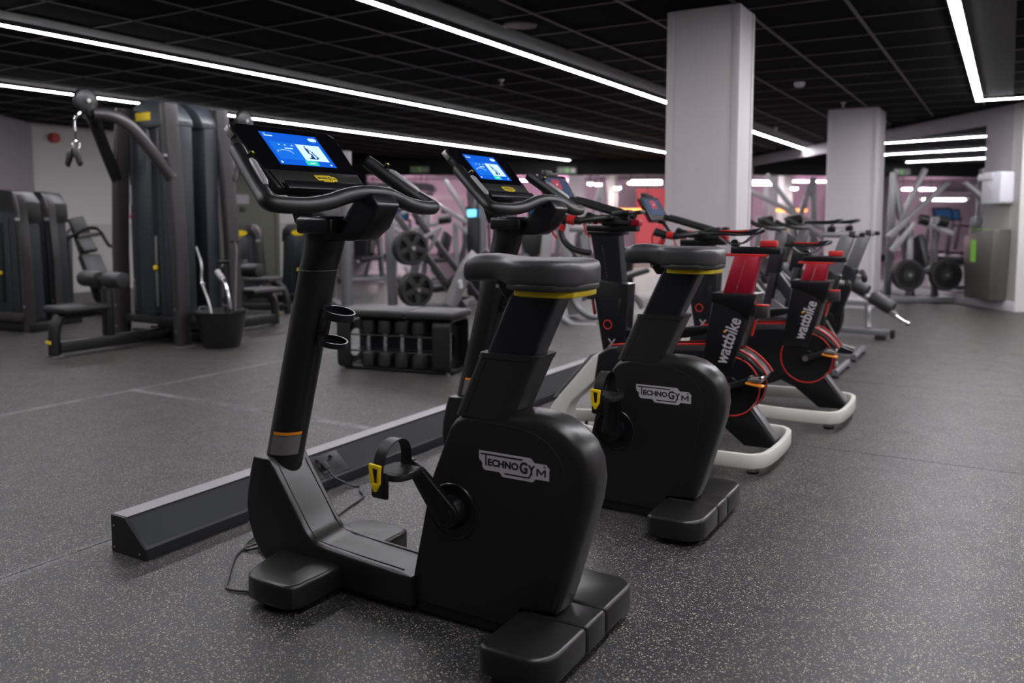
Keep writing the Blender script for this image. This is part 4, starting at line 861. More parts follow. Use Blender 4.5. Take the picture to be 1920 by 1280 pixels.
def low_tower(loc, rz, label, H, W, group, badge=True, front=True):
    t = thing('weight_machine', label, 'weight machine', loc, rz, group)
    pl = [(-W/2, .12), (W/2, .12), (W/2*.86, H*.80), (W/2*.80, H*.92), (W/2*.55, H*.985), (0, H), (-W/2*.55, H*.985), (-W/2*.80, H*.92), (-W/2*.86, H*.80)]
    P(t, B().prism(pl, 0, .22, 'y', .012, 2, .4), 'shroud', M_shroud)
    pl2 = [(x*1.08, min(z, H*.82)+(max(0, z-H*.82))*1.0) for x, z in pl[2:]]
    P(t, B().prism([(W/2*.93, H*.78), (W/2*.90, H*.93), (W/2*.6, H*1.01), (0, H*1.025), (-W/2*.6, H*1.01), (-W/2*.90, H*.93), (-W/2*.93, H*.78), (-W/2*.78, H*.80), (-W/2*.6, H*.87), (W/2*.6, H*.87), (W/2*.78, H*.80)], -.012, .235, 'y', .006, 2, .4), 'top_cap', M_frameblk)
    P(t, B().bb(-.035, .035, -.012, .004, .30, H*.78, .003), 'stack_slot', M_dkprint)
    for x in (-.30, -.16, .16, .30): P(t, B().tube([V(x*W/.8, -.004, .16), V(x*W/.8*.9, -.004, H*.82)], .009, 8), 'shroud_rib', M_shroud)
    if badge: P(t, B().lathe([(.09, 0), (.09, .006)], (0, -.012, H*.90), (0, -1, 0), 22).xf(Matrix.Translation((0, 0, H*.90)) @ Matrix.Diagonal((1.1, 1, .45, 1)) @ Matrix.Translation((0, 0, -H*.90))), 'yellow_badge', M_yel)
    P(t, B().lathe([(.01, 0), (.022, .008), (.022, .022), (.01, .03)], (0, -.04, H*.42), (0, 1, 0), 12), 'selector_pin', M_yel2)
    po = P(t, B().tube([V(W/2+.06, -.02, 0), V(W/2+.05, -.02, .5*H), V(W/2*.86+.05, -.02, H*.88), V(W/2*.72, .02, H*.97)], .055, 10, rb=.045, up=(0, 1, 0), sq=.5), 'post', M_frame)
    P(po, B().bb(W/2*.9+.02, W/2*.9+.09, -.082, -.075, H*.80, H*.82, .003), 'model_plate', M_grey); P(po, B().cyl((W/2+.06, -.082, .28), (W/2+.06, -.074, .28), .014, 10), 'bolt', M_steel)
    P(t, B().bb(-W/2-.06, W/2+.12, -.06, .26, 0, .10, .012), 'base', M_frameblk)
    if front:
        P(t, B().bar((W/2+.05, -.05, .16), (W/2-.75, -.10, .16), .11, .10, .03), 'front_beam', M_frame)
    return t
G1 = 'dark weight machines by the angled wall'
w1 = low_tower((-9.48, 5.115, 0), radians(6), 'dark blue-grey weight machine with arched top and yellow selector pins', 1.50, .74, G1, False)
w2 = low_tower((-9.85, 5.65, 0), radians(6), 'dark arched weight machine standing beside the reclined press seat', 1.50, .74, G1, False, False)
G2 = 'low weight towers by the olive door'
w3 = low_tower((-9.36, 8.35, 0), radians(24), 'low dark weight tower with yellow oval badge and roller seat', 1.13, .50, G2, True, False)
w4 = low_tower((-8.98, 9.08, 0), radians(24), 'low dark weight tower with yellow oval badge beside the grey column post', 1.13, .54, G2, True, False)
# roller seat in front of the low towers
rs = thing('curl_machine', 'charcoal padded seat with round back pad before the low weight towers', 'exercise seat', (-8.35, 7.75, 0), radians(20))
P(rs, B().bb(-.36, .22, -.18, .18, .40, .47, .025, 3), 'seat_pad', M_vinyl); P(rs, B().tube(cr([V(.16, 0, .40), V(.30, 0, .34), V(.36, 0, .20), V(.37, 0, .0)], 4), .04, 10), 'front_leg', M_frameblk)
P(rs, B().bar((-.60, 0, .08), (.40, 0, .08), .09, .09, .02), 'base_beam', M_frameblk); P(rs, B().bb(-.34, -.26, -.04, .04, .08, .75, .01), 'seat_post', M_frameblk)
P(rs, roller((-.34, -.20, .62), (-.34, .20, .62), .085), 'roller_pad', M_vinyl); P(rs, B().prism(rrect(-.20, .20, .68, .98, .12, 5), -.34, -.26, 'x', .02, 2, .5), 'back_pad', M_vinyl)
# reclined press seat behind the cable machine
ps = thing('press_machine', 'reclined press machine with split grey back pads and curved handles', 'weight machine', (-9.15, 7.35, 0)); O = Vector((-9.15, 7.35, 0)); d0 = 10.9
def W(px, py, d=d0): return at(px, py, d)
def PS(b, nm, m): return P(ps, b, nm, m, O)
def padbar(p, q, wd, th, bev=.02): return B().bar(p, q, wd, th, bev, up=RT*.75-FW*.5+V(0,0,.35), seg=3)
PS(padbar(W(141, 408, 11.0), W(155, 440, 11.0), .21, .07), 'head_pad', M_vinyl); PS(padbar(W(155, 447, 10.95), W(170, 472, 10.9), .21, .07), 'head_pad', M_vinyl)
PS(padbar(W(166, 478, 10.9), W(192, 540, 10.7), .28, .10, .035), 'back_pad', M_vinyl)
PS(B().bar(W(140, 425, 11.1), W(185, 560, 10.8), .08, .10, .01), 'back_frame', M_frameblk)
b = W(190, 575, 10.8); PS(B().bar((b.x, b.y, 0), W(186, 545, 10.8), .09, .09, .01), 'seat_post', M_frameblk)
PS(B().bar((b.x-.5, b.y+.2, .06), (b.x+.5, b.y-.2, .06), .10, .10, .015), 'base_beam', M_frameblk)
b2_ = W(128, 590, 11.2); PS(B().bar((b2_.x, b2_.y, 0), W(124, 440, 11.2), .10, .12, .015), 'upright', M_frameblk); PS(B().bar((b2_.x, b2_.y, .06), (b.x-.5, b.y+.2, .06), .10, .10, .015), 'base_link', M_frameblk)
PS(B().tube(cr([W(118, 452, 11.2), W(140, 440, 10.9), W(165, 428, 10.6), W(185, 430, 10.5), W(195, 445, 10.5), W(205, 460, 10.5), W(214, 461, 10.6)], 4), .022, 8), 'handle', M_frameblk)
PS(B().tube([W(150, 443, 10.7), W(193, 437, 10.5)], .028, 8), 'handle_grip', M_silver2); PS(B().tube(cr([W(120, 448, 11.2), W(130, 432, 11.3), W(140, 425, 11.4)], 4), .022, 8), 'handle', M_frameblk)
# bucket of attachments
bu = thing('attachment_bucket', 'black round rubber bucket beside the tall cable machine', 'bucket', (-6.47, 5.50, 0))
P(bu, B().lathe([(.165, 0), (.172, .01), (.232, .30), (.245, .335), (.255, .335), (.255, .345), (.240, .345), (.160, .03), (.0, .03)], (0, 0, 0), (0,0,1), 32), 'tub', M_rubber)
for sy in (-1, 1): P(bu, B().tube(cr([V(sy*.235, -.07, .335), V(sy*.262, -.04, .36), V(sy*.262, .04, .36), V(sy*.235, .07, .335)], 4), .012, 8), 'tub_handle', M_rubber)
OB = Vector((-6.47, 5.50, 0))
def attach(nm, label, parts_, base):
    t = thing(nm, label, 'cable attachment', OB+Vector(base))
    for n_, b_, m_ in parts_: P(t, b_, n_, m_, O=Vector(base))
    return t
attach('row_bar', 'bent chrome row bar standing in the black bucket', [('bar', B().tube(cr([V(.10, .02, .035), V(.12, .0, .42), V(.06, .0, .62), V(.0, .0, .68)], 5), .018, 10), M_chrome), ('grip', B().tube([V(.03, 0, .655), V(-.04, 0, .72)], .030, 10), M_silver2), ('side_peg', B().cyl((.115, 0, .40), (.03, 0, .395), .012, 8), M_chrome)], (.10, .02, .035))
attach('curl_bar', 'thin wavy grey curl bar leaning out of the black bucket', [('bar', B().tube(cr([V(.0, -.08, .035), V(-.05, -.08, .36), V(-.13, -.07, .52), V(-.20, -.05, .62), V(-.21, -.04, .78), V(-.30, -.02, .95)], 5), .012, 8), M_steel), ('collar', B().lathe([(.02, -.02), (.028, -.01), (.028, .01), (.02, .02)], (-.195, -.045, .60), (.3, 0, 1), 12), M_chrome)], (0, -.08, .035))
attach('tee_handle', 'black T-shaped push handle standing in the black bucket', [('stem', B().cyl((-.02, .08, .035), (-.02, .08, .80), .014, 10), M_frameblk), ('grip', B().tube([V(-.10, .08, .80), V(.07, .08, .81)], .018, 10), M_rubber)], (-.02, .08, .035))
attach('rope_hook', 'slim dark rope handle with chrome hook in the black bucket', [('stem', B().tube(cr([V(.06, .12, .035), V(.07, .12, .5), V(.10, .12, .90), V(.10, .10, 1.0)], 4), .010, 8), M_steel), ('rubber_end', B().cyl((.03, .12, 1.0), (.14, .12, 1.0), .012, 8), M_rubber)], (.06, .12, .035))
# ------------------------------------------------------------------ dumbbell bench
bn = thing('dumbbell_bench', 'black storage bench with padded top and open ends', 'bench', (-4.22, 5.42, 0), math.atan2(.19, .97))
def BN(b, nm, m): return P(bn, b, nm, m)
L2, DW, HB = .50, .19, .43
def endframe(x0, x1, nm):
    # bent sheet hoop seen end-on with round window
    out = rrect(-DW, DW, 0.015, HB, .06, 5); inn = rrect(-DW+.014, DW-.014, .03, HB-.014, .05, 5); b_ = B(); n = len(out)
    vs = [V(x, y, z) for x in (x0, x1) for y, z in out]+[V(x, y, z) for x in (x0, x1) for y, z in inn]
    fs = []
    for k in range(n):
        j = (k+1) % n; fs += [(k, j, n+j, n+k), (2*n+k, 3*n+k, 3*n+j, 2*n+j), (k, 2*n+k, 2*n+j, j), (n+k, n+j, 3*n+j, 3*n+k)]
    return BN(b_.add(vs, fs), nm, M_frameblk)
endframe(-L2, -L2+.12, 'end_hoop'); endframe(L2-.15, L2, 'end_hoop')
def webbed(x, nm):
    b_ = B(); n = 28; c = (0, .20); R_ = .115; vs = []
    outp = []
    for k in range(n):
        a = 2*pi*k/n; u, v = cos(a), sin(a); s_ = min((DW-.015)/max(abs(u), 1e-6), (.185 if v > 0 else .165)/max(abs(v), 1e-6)); outp.append((c[0]+u*s_, c[1]+v*s_))
    inp = [(c[0]+R_*cos(2*pi*k/n), c[1]+R_*sin(2*pi*k/n)) for k in range(n)]
    for xx in (x-.004, x+.004): vs += [V(xx, y, z) for y, z in outp]+[V(xx, y, z) for y, z in inp]
    fs = []
    for k in range(n):
        j = (k+1) % n; fs += [(k, j, n+j, n+k), (2*n+k, 3*n+k, 3*n+j, 2*n+j), (k, 2*n+k, 2*n+j, j), (n+k, n+j, 3*n+j, 3*n+k)]
    BN(b_.add(vs, fs), nm, M_frameblk)
webbed(-L2+.06, 'end_web'); webbed(L2-.09, 'end_web')
BN(B().bb(-L2+.05, L2-.05, -DW+.03, DW-.03, .012, .028), 'floor_plate', M_frameblk)
BN(B().bb(-L2+.10, L2-.14, .02, .04, .03, HB-.02), 'divider', M_dkprint)
for z in (.16, .29):
    for y in (-.176, -.032): BN(B().cyl((-L2+.11, y, z), (L2-.14, y, z), .006, 8), 'rack_rail', M_frameblk)
BN(B().bb(-L2-.02, .10, -DW-.02, DW+.02, HB+.005, HB+.065, .022, 3), 'pad', M_vinyl); BN(B().bb(.115, L2+.02, -DW-.02, DW+.02, HB+.005, HB+.065, .022, 3), 'pad', M_vinyl)
for x in (-L2+.03, L2-.03):
    for y in (-DW+.03, DW-.03): BN(B().cyl((x, y, 0), (x, y, .02), .016, 10), 'foot', M_steel)
bm_ = Matrix.Translation(bn.location) @ Matrix.Rotation(bn.rotation_euler.z, 4, 'Z')
db0 = None; dl = ['black hex dumbbell standing in the bench, %s from its wide end hoop' % n_ for n_ in ('fourth', 'third', 'second', 'first')]
for k in range(4):
    x = -.255+k*.152
    loc = bm_ @ Vector((x, -DW+.085, .032))
    if db0 is None:
        db0 = thing('dumbbell', dl[0], 'dumbbell', loc, bn.rotation_euler.z, 'hex dumbbells in the storage bench')
        hexp = lambda r: [(r*cos(pi*j/3+pi/6), r*sin(pi*j/3+pi/6)) for j in range(6)]
        for z0 in (0, .27): P(db0, B().prism(hexp(.062), z0, z0+.105, 'z', .012, 2), 'head', M_plate)
        P(db0, B().lathe([(.014, .10), (.017, .14), (.020, .19), (.017, .235), (.014, .275)], (0, 0, 0), (0,0,1), 14), 'handle', M_chrome)
        for z0 in (.103, .258): P(db0, B().cyl((0, 0, z0), (0, 0, z0+.014), .024, 14), 'collar', M_chrome)
    else: dup(db0, loc, bn.rotation_euler.z, dl[k])
# ------------------------------------------------------------------ plate loaded machines further back
def plate(par, c, ax, R_=.225, th=.045, O=None, nm='weight_plate', n=30):
    """black rubber plate with five openings, as one part"""
    c = Vector(c); ax = Vector(ax).normalized(); a = ax.orthogonal().normalized(); b_ = ax.cross(a); b = B()
    b.lathe([(R_*.80, -th/2), (R_*.97, -th/2), (R_, -th*.3), (R_, th*.3), (R_*.97, th/2), (R_*.80, th/2), (R_*.78, th*.3), (R_*.78, -th*.3), (R_*.80, -th/2)], c, ax, n)
    b.lathe([(R_*.10, -th*.55), (R_*.36, -th*.5), (R_*.38, 0), (R_*.36, th*.5), (R_*.10, th*.55)], c, ax, 20)
    for k in range(5):
        t = 2*pi*k/5+.3; d = a*cos(t)+b_*sin(t); p = c+d*(R_*.30); q = c+d*(R_*.84); b.bar(p, q, R_*.34, th*.75, .004, up=ax)
    o = b.obj(nm, M_plate, par, O=O)
    B().cyl(c-ax*th*.6, c+ax*th*.62, R_*.11, 14).obj('plate_bush', M_steel, o, O=O)
    return o
def frame_thing(nm, label, cat, base, group=None):
    t = thing(nm, label, cat, base, 0, group); return t, Vector(base)
def bars(t, O, m, nm, lst, wd=.07, ht=.07, bev=.012):
    for p, q in lst: B().bar(p, q, wd, ht, bev).obj(nm, m, t, O=O)
fl_ = lambda px, py: (lambda p: Vector((p.x, p.y, 0)))(at(px, py, FPX*HCAM/(py-410)))
# leg press with two stacks of plates
b0 = fl_(800, 585); t, O = frame_thing('leg_press', 'silver leg press with black plates on two pegs behind the dumbbell bench', 'weight machine', (-6.85, 9.1, 0))
d = 11.2
bars(t, O, M_silver, 'base_rail', [(at(640, 578, d+.9)+V(0,0,0), at(735, 578, d+.2)), (at(725, 580, d), at(872, 574, d+.1)), (at(860, 578, d), at(895, 560, d+1.2))], .12, .10)
bars(t, O, M_silver, 'upright', [(at(737, 584, d+.15), at(728, 380, d+.15)), (at(765, 570, d+.7), at(800, 395, d+.7))], .13, .12)
bars(t, O, M_frame, 'sled_rail', [(at(742, 402, d-.05), at(872, 578, d-.05)), (at(775, 398, d+.6), at(900, 562, d+.6))], .09, .08)
bars(t, O, M_silver2, 'brace', [(at(780, 455, d+.2), at(828, 425, d+.2)), (at(800, 478, d+.3), at(826, 428, d+.3)), (at(790, 575, d+.1), at(760, 500, d+.15)), (at(752, 400, d+.3), at(790, 385, d+.5))], .05, .05)
B().bar(at(812, 500, d+.25), at(850, 553, d+.25), .45, .05, .01, up=RT).obj('foot_plate', M_silver, t, O=O); B().slab(rrect(-.22, .22, 0, .75, .06, 4), at(840, 540, d+.1), -FW, (RT*.78+V(0,0,.62)), .10, .03).obj('back_pad', M_vinyl, t, O=O)
B().slab(rrect(-.22, .22, 0, .40, .06, 4), at(800, 548, d+.3), -FW, (RT*.95+V(0,0,.1)), .08, .03).obj('seat_pad', M_vinyl, t, O=O)
B().tube(cr([at(845, 570, d-.1), at(862, 530, d-.15), at(876, 500, d-.2), at(895, 478, d-.2)], 5), .10, 12).obj('counterweight_arm', M_silver2, t, O=O); B().tube([at(865, 540, d-.27), at(862, 525, d-.28)], .03, 8).obj('arm_sticker', M_wplastic, t, O=O)
axp = (FW*.55-RT*.6)*-1; axp = (RT*.50-FW*.87).normalized()
for cx, cy in ((772, 465), (782, 543)):
    c = at(cx, cy, d-.35)
    B().cyl(c-axp*.30, c+axp*.07, .026, 14).obj('plate_peg', M_steel, t, O=O)
    for k in range(3):
        pt = thing('weight_plate', ('black five-spoke plate %s on the %s peg of the leg press' % (('at the outer end', 'in the middle', 'against the frame')[k], 'upper' if cy < 500 else 'lower')), 'weight plate', c-axp*(.055*k), 0, 'plates on the leg press')
        plate(pt, (0, 0, 0), axp, .225, .048, nm='disc')
# storage discs + posts behind: power rack
p = fl_(652, 592); t, O = frame_thing('power_rack', 'grey steel power rack with thick round posts behind the dumbbell bench', 'rack', (p.x, p.y, 0))
q = fl_(913, 590) if False else None
B().cyl((p.x, p.y, 0), (p.x, p.y, 2.05), .075, 18).obj('post', M_silver, t, O=O); pb = p+FW*1.4-RT*.5
B().cyl((pb.x, pb.y, 0), (pb.x, pb.y, 2.05), .07, 18).obj('post', M_silver, t, O=O)
B().bar((p.x, p.y, 2.02), (pb.x, pb.y, 2.02), .08, .08, .01).obj('top_bar', M_silver, t, O=O); B().bar((p.x, p.y, .05), (pb.x, pb.y, .05), .10, .09, .01).obj('base_bar', M_silver, t, O=O)
# cable column of the functional trainer beside it
p = fl_(905, 560); t, O = frame_thing('cable_column', 'slim grey cable column beyond the exercise bike saddle', 'weight machine', (p.x, p.y, 0))
B().cyl((p.x, p.y, 0), (p.x, p.y, 1.42), .06, 16).obj('post', M_silver, t, O=O); B().bb(p.x-.22, p.x+.22, p.y-.3, p.y+.3, 0, .05, .01).obj('base', M_frameblk, t, O=O)
B().bar((p.x-.12, p.y, .05), (p.x-.12, p.y, 1.25), .20, .22, .03).obj('stack_shroud', M_navy, t, O=O); B().bb(p.x-.20, p.x-.04, p.y-.12, p.y-.10, 1.25, 1.36, .01).obj('display', M_blueled, t, O=O)
# silver press machine behind second bike
t, O = frame_thing('seated_row_machine', 'silver tubular press machine with curved feet beyond the black exercise bikes', 'weight machine', (-4.3, 8.9, 0)); d = 10.0
B().tube(cr([at(985, 480, d+.5), at(1010, 530, d+.2), at(1040, 580, d-.1), at(1070, 607, d-.25), at(1100, 612, d-.3), at(1135, 613, d-.3)], 5), .045, 12).obj('front_leg', M_silver, t, O=O); B().cyl(at(1118, 613, d-.3), at(1142, 613, d-.3), .055, 14).obj('rubber_foot', M_brown, t, O=O)
B().tube(cr([at(1060, 520, d+.5), at(1068, 545, d+.4), at(1082, 575, d+.3), at(1105, 592, d+.2), at(1130, 595, d+.2)], 5), .04, 12).obj('rear_leg', M_silver, t, O=O)
B().tube(cr([at(1090, 560, d+1.2), at(1140, 540, d+1.2), at(1180, 548, d+1.1), at(1205, 575, d+1.0)], 5), .04, 12).obj('side_leg', M_silver, t, O=O)
bars(t, O, M_silver2, 'upright', [(at(1008, 605, d+.35), at(1035, 372, d+.35)), (at(1075, 590, d+.5), at(1052, 395, d+.5))], .14, .13, .02)
bars(t, O, M_silver, 'post', [(at(982, 600, d+.8), at(984, 405, d+.8)), (at(1100, 560, d+.9), at(1095, 440, d+.9))], .08, .08)
bars(t, O, M_silver, 'cross_bar', [(at(975, 425, d+.75), at(1110, 432, d+.75)), (at(1000, 560, d+.3), at(1110, 528, d+.5)), (at(985, 590, d+.1), at(1040, 585, d+.4))], .06, .06)
B().bar(at(990, 430, d+.6), at(1010, 478, d+.6), .30, .08, .03, up=FW).obj('chest_pad', M_vinyl, t, O=O); B().bar(at(1020, 545, d+.2), at(1075, 530, d+.3), .34, .09, .03).obj('seat_pad', M_vinyl, t, O=O)
bars(t, O, M_frame, 'lever_arm', [(at(1060, 452, d+.3), at(1110, 520, d+.1)), (at(1110, 520, d+.1), at(1172, 512, d+.1))], .05, .05); B().bar(at(1150, 525, d+.8), at(1215, 505, d+.8), .30, .06, .02).obj('arm_pad', M_vinyl, t, O=O)
# dark plinth/reception platform far behind
t, O = frame_thing('wide_platform', 'dark pink-lit platform edge beyond the training bikes', 'platform', far(sx(1240, 15.5), 15.5)); 
B().bar(far(sx(1160, 15.6), 15.6, .62), far(sx(1300, 15.6), 15.6, .62), .5, .14, .01).obj('top', M_frame, t, O=O)
for px in (1175, 1285): B().bar(far(sx(px, 15.6), 15.6, 0), far(sx(px, 15.6), 15.6, .56), .12, .4, .01).obj('leg', M_frameblk, t, O=O)
# incline benches between columns
def incline(nm, label, pts, d, base):
    t, O = frame_thing(nm, label, 'bench', base, 'incline rails beyond the training bikes')
    (x0, y0), (x1, y1) = pts
    B().bar(at(x0, y0, d), at(x1, y1, d-.3), .10, .22, .02, up=RT+V(0,0,1)).obj('rail', M_frame, t, O=O); B().bar(at(x0+6, y0-11, d-.06), at(x1+6, y1-11, d-.36), .06, .02, .004, up=RT+V(0,0,1)).obj('rail_edge', M_steel, t, O=O)
    B().bar(at(x0+2, y0, d+.55), at(x1+2, y1, d+.25), .10, .22, .02, up=RT+V(0,0,1)).obj('rail', M_frame, t, O=O)
    for (x, y), dd in (((x0, y0), d), ((x1, y1), d-.3)):
        p = at(x, y, dd); B().bar((p.x, p.y, 0), (p.x, p.y, p.z), .08, .10, .01).obj('leg', M_silver, t, O=O)
        p2 = at(x+2, y, dd+.55); B().bar((p2.x, p2.y, 0), (p2.x, p2.y, p2.z), .08, .10, .01).obj('leg', M_silver, t, O=O); B().bar((p.x, p.y, .05), (p2.x, p2.y, .05), .08, .08, .01).obj('foot_bar', M_silver, t, O=O)
    return t
incline('incline_rail_machine', 'dark incline rail machine with bright edges behind the training bike saddles', ((1418, 478), (1500, 560)), 9.6, fl_(1440, 602))
incline('incline_rail_machine', 'low dark incline rail machine beside the square column', ((1400, 528), (1452, 590)), 8.6, fl_(1420, 615))
B().cyl(at(1455, 500, 11.0), at(1500, 515, 10.6), .09, 16, bev=.02).obj('roller_pad', M_vinyl, bpy.data.objects['incline_rail_machine'], O=bpy.data.objects['incline_rail_machine'].location)
# crossover rack cluster between the columns
def press_rack(label, d, s_px, base_px, flip=1, bk=1., xs=1., group='plate loaded presses near the mirror'):
    O = far(sx(base_px, d), d); t = thing('plate_press_machine', label, 'weight machine', O, 0, group); O = Vector(O)
    def Q(dx, z, dd=0): return far(sx(base_px, d)+dx*flip*xs, d+(dd*bk if dd > 0 else dd), z)
    def bs(nm, m, lst, wd=.08):
        for p, q in lst: B().bar(p, q, wd, wd*.9, .012).obj(nm, m, t, O=O)
    bs('base_rail', M_silver, [(Q(-.75, .06, -.3), Q(.75, .06, -.3)), (Q(-.75, .06, .5), Q(.75, .06, .5)), (Q(-.6, .06, -.3), Q(-.6, .06, .5)), (Q(.6, .06, -.3), Q(.6, .06, .5))], .09)
    bs('upright', M_silver, [(Q(-.55, .06, .3), Q(-.50, 1.9, .3)), (Q(.05, .06, .4), Q(-.50, 1.9, .3)), (Q(.55, .06, 0), Q(.45, 1.25, 0)), (Q(-.15, .06, -.1), Q(-.10, 1.15, 0))], .09)
    bs('lever_arm', M_silver2, [(Q(-.75, .95, -.2), Q(.75, 1.75, .1)), (Q(-.55, .85, .2), Q(.25, 1.95, .35)), (Q(-.70, .75, -.25), Q(-.20, 1.15, -.25)), (Q(.15, 1.15, -.1), Q(.70, 1.0, -.3))], .08)
    for x, z in ((-.12, 1.22), (.33, 1.20)): B().cyl(Q(x, z, -.28), Q(x+.22, z-.03, -.30), .075, 14, bev=.012).obj('hand_grip', M_rubber, t, O=O)
    B().bar(Q(.05, .95, 0), Q(.12, .50, -.15), .35, .09, .03, up=RT).obj('back_pad', M_vinyl, t, O=O); B().bar(Q(-.05, .48, -.2), Q(.40, .45, -.25), .34, .08, .03).obj('seat_pad', M_vinyl, t, O=O)
    for k, (x, z) in enumerate(((-.40, .42), (.46, .42))):
        c = Q(x, z, -.42)
        B().cyl(Q(x, z, .05), Q(x, z, -.47), .024, 12).obj('plate_peg', M_steel, t, O=O)
        for j in range(2):
            pt = thing('weight_plate', '%s black plate on the %s peg of the press %s' % (('front', 'back')[j], ('inner', 'outer')[k], 'by the mirror' if flip > 0 else 'between the columns'), 'weight plate', Q(x, z, -.42+j*.06), 0, group+' plates'); plate(pt, (0, 0, 0), FW, .225, .045, nm='disc')
    return t
press_rack('silver plate press in front of the mirror', 12.4, 0, 1712, 1, .15, .62)
pr2 = press_rack('silver plate press seen between the two columns', 13.6, 0, 1475, -1)
G3 = 'silver press frames in the back rows'
for o_ in (dup(pr2, far(sx(700, 16.5), 16.5), .5, 'silver press frame beyond the power rack'), dup(pr2, far(sx(845, 15.5), 15.5), -.3, 'silver press frame beyond the leg press'), dup(pr2, far(sx(1090, 17), 17), .2, 'silver press frame beyond the tubular press machine')): o_['group'] = G3
# ------------------------------------------------------------------ on the mirror wall: dispenser, bin
t = thing('towel_dispenser', 'white paper towel dispenser on the wall above the steel bin', 'dispenser', wallp(.30, 0, 1.35)); O = Vector(t.location)
def wsl(poly, t0, z0, off, th, bev=0): return B().slab(poly, wallp(t0, off, z0), WD, (0,0,1), th, bev)
wsl(rrect(-.22, .20, 0, .40, .03, 4), .28, 1.42, 0, -.001).obj('back_plate', M_wplastic, t, O=O) if False else None
sgn = 1 if WD.cross(V(0,0,1)).dot(WN) > 0 else -1
wsl(rrect(-.20, .20, 0, .42, .035, 4), .30, 1.42, 0, .20*sgn, .02).obj('case', M_wplastic, t, O=O)
wsl(rrect(-.20, .12, 0, .10, .03, 4), .44, 1.73, .05, .17*sgn, .015).obj('lid', M_wplastic, t, O=O); wsl(rrect(-.02, .02, 0, .05, .01, 3), .495, 1.52, .10, .03*sgn, .003).obj('indicator', M_red2, t, O=O)
t = thing('steel_bin', 'brushed steel wall bin with a green sticker below the towel dispenser', 'bin', wallp(.50, 0, .13)); O = Vector(t.location)
wsl([(-.30, 0), (.24, 0), (.30, .86), (-.34, .95)], .44, .135, .022, .24*sgn, .012).obj('body', M_bin, t, O=O)
wsl([(.02, .50), (.13, .50), (.13, .80), (.02, .80)], .44, .135, .262, .002*sgn).obj('sticker', M_green, t, O=O); B().slab([(-.28, 0), (.22, .0), (.22, .16), (-.28, .16)], wallp(.44, .08, 1.075), WD, WN, .006*-sgn).obj('rim_strip', M_green, t, O=O)
# ------------------------------------------------------------------ ceiling fittings
def ceil_thing(nm, label, cat, x, y, prof, m, n=20):
    t = thing(nm, label, cat, (x, y, ZC)); B().lathe([(r, -h) for r, h in prof], (0, 0, 0), (0,0,1), n).obj('body', m, t); return t
t = ceil_thing('smoke_detector', 'small cream smoke detector on the black ceiling', 'detector', -2.04, 9.66, [(.058, -.004), (.058, .018), (.045, .045), (.02, .05)], M_wplastic); B().torus((0, 0, -.03), (0,0,1), .045, .004).obj('vent_ring', M_frame, t)
t = ceil_thing('ceiling_speaker', 'round black ceiling speaker set in a tile', 'speaker', -3.30, 5.73, [(.13, -.004), (.13, .008), (.115, .012), (.112, .008), (.02, .008)], M_grid, 32); B().lathe([(.11, -.009), (.0, -.011)], (0, 0, 0), (0,0,1), 28).obj('grille', M_frameblk, t)
for x, y, lab in ((-4.75, 7.85, 'brass sprinkler head between the two long LED lines'), (-1.79, 6.55, 'small sprinkler head beside the tall column'), (-1.9, 11.6, 'small sprinkler head near the mirror column top'), (-3.35, 14.2, 'small sprinkler head beyond the tall column'), (-9.9, 8.0, 'small sprinkler head over the low weight towers')):
    t = ceil_thing('sprinkler_head', lab, 'sprinkler', x, y, [(.032, -.004), (.032, .006), (.010, .010), (.010, .035)], M_steel, 12); B().lathe([(.006, -.03), (.02, -.055), (.024, -.058)], (0, 0, 0), (0,0,1), 12).obj('deflector', M_steel, t)
def exit_sign(px, py, d, label):
    p = at(px, py, d); t = thing('exit_sign', label, 'exit sign', p); O = p
    B().bar(p-RT*.25, p+RT*.25, .06, .17, .008).obj('case', M_frameblk, t, O=O)
    B().bar(p-RT*.235-FW*.032, p+RT*.235-FW*.032, .004, .15).obj('face', M_exit, t, O=O)
    B().bar(p-RT*.03-FW*.036, p+RT*.05-FW*.036, .002, .13).obj('arrow_panel', M_exitg, t, O=O); B().bar(p+RT*.10-FW*.036, p+RT*.20-FW*.036, .002, .10).obj('figure_panel', M_wallgrey, t, O=O)
    for s_ in (-.18, .18): B().cyl(p+RT*s_+V(0,0,.08), Vector((p.x, p.y, 2.70))+RT*s_, .008, 8).obj('hanger', M_frameblk, t, O=O)
exit_sign(787, 318, 21.4, 'dim exit sign under the soffit above the leg press'); exit_sign(1063, 320, 21.4, 'dim exit sign under the soffit beside the tall column')
# ------------------------------------------------------------------ left wall: door with notice
y0 = 11.50; t = thing('door_1', 'olive green door with a notice on the left wall', 'door', (-13.28, 12.1, 0)); t['kind'] = 'structure'; O = Vector((-13.28, 12.1, 0))
B().bb(-13.285, -13.24, 11.40, 12.72, 0, 2.12, .004).obj('leaf', M_olive, t, O=O); B().bb(-13.29, -13.225, 12.72, 12.84, 0, 2.18, .004).obj('frame', M_olive, t, O=O); B().bb(-13.29, -13.225, 11.28, 11.40, 0, 2.18, .004).obj('frame', M_olive, t, O=O); B().bb(-13.29, -13.225, 11.28, 12.84, 2.12, 2.22, .004).obj('frame', M_frame, t, O=O)
B().bb(-13.24, -13.230, 11.62, 12.03, 1.52, 1.70).obj('notice', M_poster, t, O=O); B().bb(-13.24, -13.228, 11.60, 11.70, 1.52, 1.70).obj('notice_picture', M_oran, t, O=O) if False else None; B().bb(-13.24, -13.21, 11.80, 11.93, 1.36, 1.46, .006).obj('call_plate', M_frame, t, O=O)
o = B().cyl((-13.3, 8.05, 2.51), (-13.19, 8.05, 2.51), .08, 18, bev=.01).obj('alarm_sounder', M_red2); tag(o, 'small round red alarm sounder on the left wall', 'alarm')
